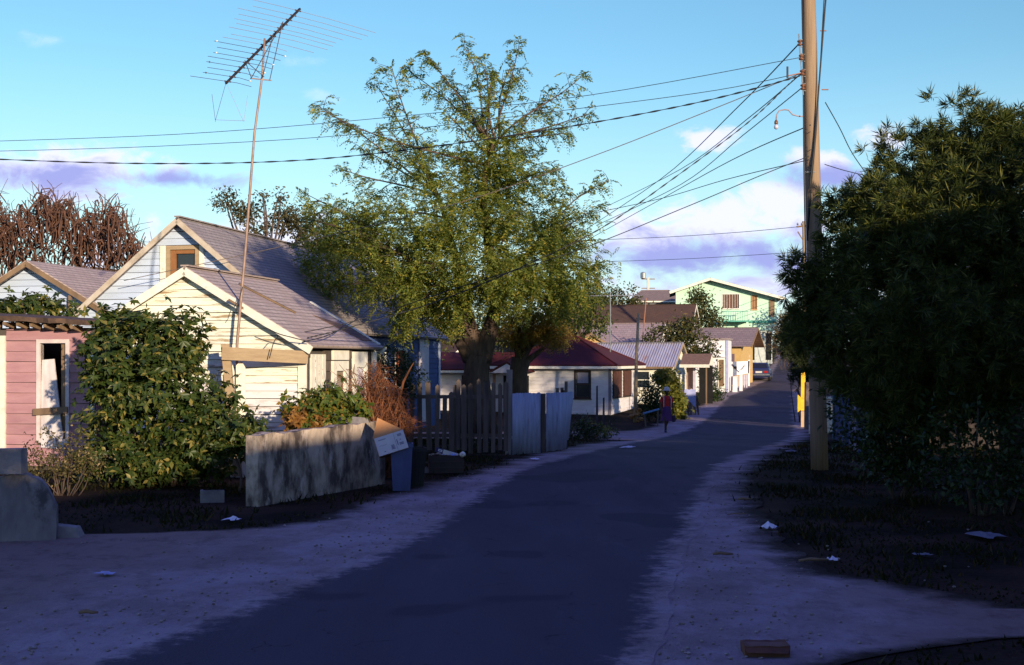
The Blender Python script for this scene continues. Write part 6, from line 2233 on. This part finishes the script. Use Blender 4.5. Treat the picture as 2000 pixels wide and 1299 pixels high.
# ------------------------------------------------------------------ street furniture beyond, car, person
def fence_bits():
    # two stakes in front of the red roofed house
    for px, yt, lab in ((1166, 753, 'taller dark stake before the red roofed house'), (1179, 776, 'shorter dark stake before the red roofed house')):
        D = 58
        b = P(px, 820, D)
        o = MB().hexa([(-.05, -.04, -.1), (.05, -.04, -.1), (.05, .04, -.1), (-.05, .04, -.1), (-.035, -.03, P(0, yt, D).z - gz(b.x, D) - .05), (.04, -.03, P(0, yt, D).z - gz(b.x, D)), (.03, .03, P(0, yt, D).z - gz(b.x, D)), (-.035, .03, P(0, yt, D).z - gz(b.x, D) - .03)]).build('stake', pm('dark_stake', (.05, .04, .05)))
        o.location = (b.x, D, gz(b.x, D))
        tag(o, lab, 'stake')
    # rough board fence by the vine
    D = 66
    b = P(1340, 800, D)
    f = thing('board_fence', 'rough tan board fence with leaning boards beyond the vine', 'fence', (b.x, D, gz(b.x, D)))
    for k in range(9):
        x = -.42 + .125 * k + rnd.uniform(-.02, .02)
        h = rnd.uniform(.75, 1.5) if k > 0 else 1.9
        t = rnd.gauss(-.08, .06)
        MB().slab([(x, 0, 0), (x + .09, 0, 0), (x + .09 + t, 0, h), (x + t, 0, h - .03)], .025).build('picket', tanwood if k % 3 == 0 else greywood, f)
    MB().bar((-.5, .03, .5), (.75, .03, .55), .03, .07).build('rail', greywood, f)
    o = MB()
    for i in range(8):
        for j in range(6):
            o.v.append((-.1 + .085 * i, -.06 - .02 * math.sin(i), .62 + .14 * j + .02 * math.sin(i * 2 + j) - (.08 * (i - 4) if j == 0 else 0)))
    o.f = [(i * 6 + j, (i + 1) * 6 + j, (i + 1) * 6 + j + 1, i * 6 + j + 1) for i in range(7) for j in range(5)]
    o = o.build('draped_cloth', pm('lilac_cloth', (.34, .36, .58), (.26, .28, .48)), smooth=True)
    o.location = f.location
    tag(o, 'pale lilac cloth hung over the rough board fence', 'cloth')
    # plank bench by the walker
    D = 56.5
    b = P(1273, 812, D)
    t = thing('plank_bench', 'tilted plank bench with a blue top in the shade beside the walker', 'bench', (b.x, D, gz(b.x, D)))
    MB().bar((-.38, 0, .58), (.33, 0, .78), .28, .06).build('seat', pm('blue_plank', (.13, .26, .40)), t)
    MB().bar((-.34, -.08, .56), (-.26, -.08, 0), .05, .05).build('leg', greywood, t)
    MB().bar((.28, -.08, .73), (.24, -.08, 0), .05, .05).build('leg', greywood, t)
    MB().bar((-.32, .1, .56), (-.26, .1, 0), .05, .05).build('leg', greywood, t)
    # white hoarding with a dark bird-like mark, slats below, pillars
    D = 86.5
    b = P(1441, 752, D)
    h = thing('white_hoarding', 'white board with a dark crossed mark on a slatted fence before the tan house', 'hoarding', (b.x, D, gz(b.x, D)))
    loc = Vector(h.location)
    q = lambda px, py, dd=0: P(px, py, D + dd) - loc
    wb = pm('white_board', (.74, .72, .74), (.6, .58, .62), scale=2)
    MB().slab([q(1420, 736), q(1463, 729), q(1464, 705), q(1421, 707)], .04).build('panel', wb, h)
    MB().slab([q(1461, 754), q(1464.5, 754), q(1464.5, 703), q(1461, 703)], .08).build('post', wb, h)
    dkm = pm('dark_mark', (.06, .05, .07), bump=0)
    for a, bb, w_ in (((1428.5, 712), (1444, 727), .035), ((1430, 711), (1436, 719), .06), ((1433, 718), (1439, 718), .16), ((1444, 725), (1456, 711), .02), ((1449, 722), (1455, 714), .03)):
        MB().bar(q(*a, -.05), q(*bb, -.05), w_, .01, up=(0, 1, 0)).build('painted_mark', dkm if w_ > .03 else pm('grey_mark', (.4, .38, .42)), h)
    for k in range(9):
        px = 1422 + 4.4 * k
        MB().slab([q(px, 757), q(px + 2.6, 757), q(px + 2.6, 737 - k * .7), q(px, 737 - k * .7)], .02).build('slat', pm('lilac_slat', (.50, .46, .56)), h)
    for i, (px0, px1, yt, yb, lab) in enumerate([(1431.5, 1439.5, 737, 764, 'thick white gate pillar before the slatted fence'), (1444.5, 1450, 733, 758, 'slim white gate pillar next to the thick one')]):
        D2 = 84.5 + i
        b = P((px0 + px1) / 2, yb, D2)
        w_ = (px1 - px0) / F * D2
        z0 = gz(b.x, D2)
        hh = P(0, yt, D2).z - z0
        pl = thing('gate_pillar', lab, 'pillar', (b.x, D2, z0), -.2)
        MB().hexa([(-w_ * .6, -.15, -.1), (w_ * .6, -.15, -.1), (w_ * .6, .15, -.1), (-w_ * .6, .15, -.1), (-w_ * .45, -.14, hh), (w_ * .45, -.14, hh), (w_ * .45, .14, hh), (-w_ * .45, .14, hh)]).build('shaft', wb, pl)
        MB().box(-w_ * .55, w_ * .55, -.17, .17, hh + .002, hh + .07).build('cap', wb, pl)


fence_bits()


def right_side():
    yel = pm('yellow_gate_paint', (.78, .50, .04), (.66, .38, .03), scale=5, rv=.1)
    D = 56
    b = P(1566, 833, D)
    g = thing('yellow_gate', 'bright yellow board gate lit by the sun beyond the pole', 'gate', (b.x, D, gz(b.x, D)))
    loc = Vector(g.location)
    q = lambda px, py, dd=0: P(px, py, D + dd) - loc
    MB().slab([q(1564, 802), q(1573, 802), q(1573, 727), q(1565, 729)], .05).build('board', yel, g)
    MB().slab([q(1564.5, 838), q(1573, 838), q(1573, 803), q(1564.5, 803)], .05).build('post_base', pm('bare_post', (.55, .38, .25)), g)
    for k in range(3):
        MB().slab([q(1558 + 2.3 * k, 805 - k * 2, -.1), (q(1560 + 2.3 * k, 804 - k * 2, -.1)), q(1560 + 2.3 * k, 772 + k * 2, -.1), q(1558 + 2.3 * k, 771 + k * 2, -.1)], .03).build('slat', yel, g)
    for y in (778, 796):
        MB().bar(q(1557, y, -.06), q(1573, y - 1, -.06), .04, .06).build('rail', yel, g)
    D = 54
    b = P(1579, 835, D)
    o = MB().hexa([(-.16, -.13, -.1), (.16, -.13, -.1), (.16, .13, -.1), (-.16, .13, -.1), (-.14, -.12, 2.0), (.14, -.12, 2.03), (.14, .12, 2.0), (-.14, .12, 2.0)]).build('concrete_post', pm('brownish_concrete', (.22, .16, .14), (.12, .09, .08), bump=.5))
    o.location = (b.x, D, gz(b.x, D)); tag(o, 'brown concrete gatepost between the yellow gate and the pole', 'post')
    # sunlit cream wall stub seen on both sides of the pole
    a, c = P(1584, 0, 50), P(1650, 0, 52)
    rough_wall('cream_wall', 'low cream wall lit by the sun behind the pole', (a.x, a.y, gz(a.x, a.y)), (c.x, c.y, gz(a.x, a.y)), .2, 1.5, 1.35, cream, 14)
    # blue plank fence
    bl_ = pm('strong_blue_paint', (.03, .05, .16), (.02, .035, .12), rv=.2)
    f = thing('blue_plank_fence', 'blue plank fence in the shade just right of the pole', 'fence', (8.25, 30, gz(8.25, 30)))
    k = 0
    u = 0.0
    while u < 14.2:
        x, y = .199 * u, u * .98
        h = 1.12 + rnd.uniform(-.05, .05) + (.45 if u > 11.5 else 0)
        MB().slab([(x, y, -.15 - .03 * u), (x + .022, y + .11, -.15 - .03 * u), (x + .022, y + .11, h), (x, y, h + rnd.uniform(-.03, .03))][::-1], .025).build('plank', bl_, f)
        u += .17
    for z in (.25, .85):
        MB().bar((.05, 0, z), (2.85, 13.9, z - .1), .05, .08).build('rail', bl_, f)
    for u in (-.15, 7, 14.2):
        MB().box(.199 * u - .07, .199 * u + .07, .98 * u - .07, .98 * u + .07, -.6, 1.3).build('post', pm('teal_post', (.06, .13, .17)), f)


right_side()


# ---- parked car
def car():
    D = 95.5
    x = P(1482, 743, D).x
    t = thing('parked_car', 'dark blue saloon car parked on the left verge, seen from behind', 'car', (x, D, gz(x, D) + .03), -R(14))
    body = bpy.data.materials.new('dark_blue_car_paint'); body.use_nodes = True
    bs = body.node_tree.nodes['Principled BSDF']
    bs.inputs['Base Color'].default_value = (.018, .028, .09, 1); bs.inputs['Roughness'].default_value = .3; bs.inputs['Coat Weight'].default_value = .5
    W = .84
    # stations along the car: (y, bottom, belt, half width)
    st = [(0, .38, .84, .74), (.12, .30, .90, .82), (.8, .26, .92, W), (1.5, .25, .92, W), (2.6, .25, .90, W), (3.3, .26, .84, .82), (4.1, .30, .76, .78), (4.3, .36, .68, .70)]
    mb = MB()
    for y, b, z, w in st:
        mb.v += [(-w * .93, y, b), (-w, y, (b + z) / 2), (-w * .96, y, z - .03), (-w * .86, y, z), (w * .86, y, z), (w * .96, y, z - .03), (w, y, (b + z) / 2), (w * .93, y, b)]
    n = 8
    for i in range(len(st) - 1):
        for k in range(n):
            mb.f.append((i * n + k, (i + 1) * n + k, (i + 1) * n + (k + 1) % n, i * n + (k + 1) % n))
    mb.f += [tuple(range(n - 1, -1, -1))[::-1][::-1], tuple((len(st) - 1) * n + k for k in range(n))]
    o = mb.build('body', body, t)
    m = o.modifiers.new('bevel', 'BEVEL'); m.width = .04; m.segments = 2
    # cabin
    cb = [(.62, .90, .72), (1.05, 1.36, .58), (2.35, 1.38, .58), (3.0, .88, .70)]
    mb = MB()
    for y, z, w in cb:
        mb.v += [(-w, y, z), (w, y, z)]
    lo = [(-.74, .62, .895), (.74, .62, .895), (.74, 3.0, .87), (-.74, 3.0, .87)]
    mb.v += lo
    mb.f = [(2, 4, 5, 3)[::-1]]
    mb.f += [(0, 1, 3, 2), (4, 5, 7, 6), (0, 2, 4, 6), (1, 7, 5, 3)]
    mb.build('roof', body, t)
    gm = glassmat('car_glass', (.015, .018, .022))
    MB().slab([(-.60, .68, .96), (.60, .68, .96), (.52, 1.0, 1.30), (-.52, 1.0, 1.30)], .01).build('rear_window', gm, t).location.y -= .012
    for s in (-1, 1):
        MB().slab([(s * .715, 1.0, .95), (s * .715, 2.75, .93), (s * .60, 2.32, 1.32), (s * .60, 1.15, 1.32)][::s], .01).build('side_window', gm, t).location.x = s * .012
    chrome = pm('chrome', (.6, .6, .62), rough=.2, metal=.9, bump=0)
    MB().box(-.8, .8, -.08, .0, .42, .54).build('rear_bumper', chrome, t)
    for s in (-1, 1):
        MB().box(s * .52 - .16, s * .52 + .16, -.02, .03, .60, .76).build('tail_light', pm('red_lens', (.35, .02, .02), rough=.2, bump=0), t)
    MB().box(-.24, .24, -.03, .01, .60, .74).build('number_plate', pm('pale_plate', (.65, .62, .6), bump=0), t)
    ty = pm('tyre_rubber', (.012, .012, .012), bump=0)
    for s in (-1, 1):
        for y in (.85, 3.35):
            w = MB().lathe([(.18, -.09), (.30, -.09), (.31, -.05), (.31, .05), (.30, .09), (.18, .09)], 18).build('wheel', ty, t)
            w.rotation_euler = (0, R(90), 0); w.location = (s * .74, y, .31)
            r_ = MB().lathe([(.02, -.03), (.16, -.03), (.18, 0), (.16, .03), (.02, .03)], 14).build('hub_cap', chrome, w)
            r_.location = (0, 0, s * .075)


car()


# ---- walker
def person():
    D = 51
    x = P(1302, 848, D).x
    t = thing('person', 'person in straw hat, red top and purple skirt walking along the road', 'person', (x, D, gz(x, D) + .026), R(6))
    skin = pm('dark_skin', (.07, .035, .022), (.05, .026, .018), bump=0, rough=.5)
    V = {'pel': (0, 0, .93), 'wst': (0, .01, 1.08), 'chs': (0, .0, 1.28), 'nk0': (0, .01, 1.43), 'nk1': (0, -.01, 1.50), 'hd0': (0, -.02, 1.57), 'hd1': (0, -.01, 1.68),
         'sl': (-.17, .01, 1.39), 'el': (-.235, .03, 1.12), 'wl': (-.235, -.08, .88), 'sr': (.17, .01, 1.39), 'er': (.235, -.01, 1.12), 'wr': (.26, -.06, .87),
         'hl': (-.09, 0, .88), 'kl': (-.08, -.16, .50), 'al': (-.07, -.10, .09), 'tl': (-.07, -.24, .035), 'hr': (.09, 0, .88), 'kr': (.06, .08, .49), 'ar': (.045, .34, .20), 'tr': (.045, .30, .06)}
    Rr = {'pel': .135, 'wst': .115, 'chs': .135, 'nk0': .065, 'nk1': .05, 'hd0': .075, 'hd1': .088, 'sl': .06, 'el': .042, 'wl': .028, 'sr': .06, 'er': .042, 'wr': .028, 'hl': .085, 'kl': .058, 'al': .036, 'tl': .03, 'hr': .085, 'kr': .058, 'ar': .036, 'tr': .03}
    E_ = [('pel', 'wst'), ('wst', 'chs'), ('chs', 'nk0'), ('nk0', 'nk1'), ('nk1', 'hd0'), ('hd0', 'hd1'), ('chs', 'sl'), ('sl', 'el'), ('el', 'wl'), ('chs', 'sr'), ('sr', 'er'), ('er', 'wr'), ('pel', 'hl'), ('hl', 'kl'), ('kl', 'al'), ('al', 'tl'), ('pel', 'hr'), ('hr', 'kr'), ('kr', 'ar'), ('ar', 'tr')]
    ks = list(V)
    me = bpy.data.meshes.new('body')
    me.from_pydata([V[k] for k in ks], [(ks.index(a), ks.index(b)) for a, b in E_], [])
    o = link('body', me, skin, t)
    o.modifiers.new('skin', 'SKIN')
    sv = me.skin_vertices[0].data
    for i, k in enumerate(ks):
        sv[i].radius = (Rr[k], Rr[k])
        sv[i].use_root = (k == 'pel')
    ss = o.modifiers.new('sub', 'SUBSURF'); ss.levels = 2; ss.render_levels = 2
    # face
    for s in (-1, 1):
        MB().lathe([(.002, -.012), (.012, 0), (.002, .012)], 8, (s * .03, -.098, 1.635)).build('eye', pm('eye_white', (.5, .48, .45), bump=0), t)
        MB().lathe([(.004, -.03), (.02, 0), (.004, .03)], 7, (s * .088, -.005, 1.62), sx=.5).build('ear', skin, t)
    MB().tube([(0, -.095, 1.64), (0, -.118, 1.605), (0, -.10, 1.598)], [.008, .016, .01], 6).build('nose', skin, t)
    MB().tube([(-.025, -.092, 1.57), (0, -.10, 1.568), (.025, -.092, 1.57)], [.004, .008, .004], 5).build('mouth', pm('lips', (.16, .05, .04), bump=0), t)
    MB().lathe([(.093, 1.585), (.100, 1.63), (.099, 1.69), (.07, 1.73), (.02, 1.745)], 14, (0, .018, 0)).build('hair', pm('black_hair', (.01, .009, .009), bump=.4), t, smooth=True)
    # hat: domed crown and wide brim
    MB().lathe([(.19, 1.665), (.195, 1.672), (.15, 1.685), (.112, 1.70), (.108, 1.76), (.085, 1.80), (.03, 1.815)], 22, (0, 0, 0), wob=lambda a, i: .05 * math.sin(2 * a) if i < 3 else 0).build('hat', pm('straw', (.62, .54, .44), (.5, .42, .33), scale=20, bump=.3), t, smooth=True)
    red = pm('red_cloth', (.52, .03, .025), (.40, .022, .02), scale=5, bump=.2)
    MB().lathe([(.148, .98), (.158, 1.04), (.150, 1.12), (.168, 1.26), (.175, 1.34), (.15, 1.41), (.085, 1.455)], 22, sx=1.12, sy=.86, wob=lambda a, i: .02 * math.sin(5 * a + i)).build('top', red, t, smooth=True)
    for s in (-1, 1):
        MB().tube([(s * .165, .01, 1.40), (s * .20, .015, 1.30), (s * .222, .02, 1.20)], [.078, .074, .068], 12, cap=False).build('sleeve', red, t, smooth=True)
        MB().tube([(s * .13, -.06, 1.43), (s * .15, -.158, 1.33), (s * .152, -.165, 1.15), (s * .15, -.15, 1.0)], .017, 6).build('strap', pm('pale_strap', (.62, .56, .58), bump=0), t, smooth=True)
    pur = pm('purple_cloth', (.10, .035, .12), (.065, .02, .085), scale=4, bump=.3)
    MB().lathe([(.145, 1.06), (.17, .98), (.195, .85), (.215, .65), (.235, .46), (.238, .45)], 30, sx=1.0, sy=.9, wob=lambda a, i: .012 * i * math.sin(7 * a)).build('skirt', pur, t, smooth=True)
    # hands with fingers, shoes
    for s, w in ((-1, V['wl']), (1, V['wr'])):
        wv = Vector(w)
        MB().tube([wv, wv + Vector((0, -.005, -.04)), wv + Vector((0, -.012, -.085))], [.026, .036, .034], 8).build('hand', skin, t, smooth=True)
        hd = MB()
        for k, ln in enumerate((.075, .085, .08, .062)):
            b = wv + Vector((0, -.036 + .021 * k, -.085))
            hd.tube([b, b + Vector((-s * .012, -.004, -ln * .5)), b + Vector((-s * .032, -.002, -ln * .9))], [.010, .009, .007], 6)
        b = wv + Vector((0, -.036, -.035))
        hd.tube([b, b + Vector((-s * .01, -.03, -.03)), b + Vector((-s * .018, -.035, -.062))], [.012, .010, .008], 6)
        hd.build('fingers', skin, t, smooth=True)
    shoe = pm('navy_shoe', (.03, .035, .09), bump=0)
    MB().lathe([(.03, -.0), (.045, .03), (.04, .09), (.045, .13)], 10, (-.07, -.10, 0)).build('sock', shoe, t, smooth=True)
    MB().tube([(-.07, -.06, .045), (-.07, -.16, .045), (-.07, -.27, .03)], [.042, .046, .026], 8).build('shoe', shoe, t, smooth=True)
    MB().tube([(.045, .37, .21), (.045, .34, .12), (.045, .30, .03)], [.042, .046, .028], 8).build('shoe', shoe, t, smooth=True)
    # shopping bag from the left hand
    bg_ = thing('carrier_bag', 'dark bag hanging from the walker’s hand'.replace('’', ''), 'bag', Vector(t.location) + Vector((.27, -.06, .42)))
    bg_['label'] = 'small dark bag carried in the hand of the walking person'
    MB().lathe([(.06, 0), (.09, .05), (.085, .18), (.06, .25)], 10, sx=1.0, sy=.5).build('bag_body', pm('dark_bag', (.05, .03, .06)), bg_, smooth=True)
    MB().tube([(-.04, 0, .24), (-.02, 0, .35), (.02, 0, .35), (.04, 0, .24)], .006, 5).build('handle', pm('dark_bag', (.05, .03, .06)), bg_)


person()


# ------------------------------------------------------------------ the side of the street behind and right of the camera, out of view, placed and sized for the shade it casts
SA = -R(180 - SUN_AZ)
def shade_side():
    # two-storey house behind the photographer, turned and sized to set the shade line
    n_, s_ = Vector((.891, .454, 0)), Vector((-.454, .891, 0))
    at_ = lambda q, p: n_ * q + s_ * p
    c = at_(3.0, -10.9)
    ux_, uy_ = Vector((.39, .921, 0)), Vector((-.921, .39, 0))
    plain_house('two_storey_house', 'two storey house across the street behind the viewer', tuple(c + ux_ * 10 - uy_ * 3), R(67), 20, 6, 4.7, 6.17, 'x', browns, white, .3, .3, siding=0,
                wins=[('front', -3 - 3 * k, -2 - 3 * k, 1, 2.3) for k in range(4)])
    o = at_(21.5, -5)  # house added to block low sun on the right verge and fence
    plain_house('shade_house', 'unseen tall house right of the viewer, added to block the low sun', tuple(o), R(27), 11, 5, 5.8, 7.45, 'x', browns, cream, .3, .3, siding=0, wins=[('front', -3, -2, 1, 2.2)])
    lf = leafmat('shade_tree_leaf', (.03, .05, .015), (.08, .09, .025), .25, .5)  # unseen trees, several added to shade the wall stub and red roofed house
    for i, (q, p, h, rr, n, lab) in enumerate([(10.5, 2.2, 12.4, 1.8, 6000, 'tall tree beside the viewer on the right of the street'), (17.5, 2.2, 8.6, 3.1, 5000, 'spreading tree in the yard right of the viewer'),
                                               (-.4, -6, 8.2, 2.7, 6000, 'unseen rounded tree behind the viewer, added to shade the broken wall'), (25.3, 14, 11.2, 2.4, 6500, 'unseen tall tree nearest the viewer in the row added for shade'),
                                               (29.4, 18, 11.4, 2.4, 6500, 'unseen tall tree in the middle of the row added for shade'), (33.4, 22, 11.2, 2.2, 6500, 'unseen tall tree at the far end of the row added for shade'), (21.5, 10, 9.4, 2.3, 6000, 'bushy tree behind the needle-leaved tree')]):
        c = at_(q, p)
        z0 = gz(c.x, c.y)
        lobes = []
        r = random.Random(i + 3)
        for k in range(14):
            a = r.uniform(0, 6.28)
            q_ = r.uniform(0, .72) * rr
            zz = r.uniform(1.6, h - 1.0)
            lobes.append((q_ * math.cos(a), q_ * math.sin(a), zz, rr * .45, 1.0))
        lobes.append((0, 0, h - .9, rr * .4, .9))
        leafy('shade_tree', lab, 'tree', (c.x, c.y, z0), lobes, n, 'oval', lf, 80 + i, 3.3, .1, 15, trunk_r=.22, trunk_top=2.4, crown='crown')
    o = at_(46, 34)  # house added to shade the road beyond the strip of sun
    plain_house('roadside_house', 'hidden wide low house right of the street, added to shade the road', (o.x, o.y, gz(o.x, o.y)), R(27), 8.6, 5, 3.2, 4.5, 'x', browns, pm('dark_board_wall', (.06, .045, .04), (.04, .03, .03)), siding=0)
    # houses along the right side further down, hidden by the needle-leaved tree
    for (x, y, w, d, he, hr, lab) in [(17.3, 33, 7.5, 6.5, 3.6, 5.2, 'plain house in the yards behind the needle-leaved tree'), (27, 59.5, 6, 9, 3.2, 4.6, 'low house further along the right side of the street'), (37, 82, 6, 9, 3.2, 4.6, 'low house far along the right side of the street')]:
        plain_house('roadside_house', lab, (x, y, gz(x, y)), -R(12), w, d, he, hr, 'y', browns_y, pm('dark_board_wall', (.06, .045, .04), (.04, .03, .03)), siding=0)


shade_side()
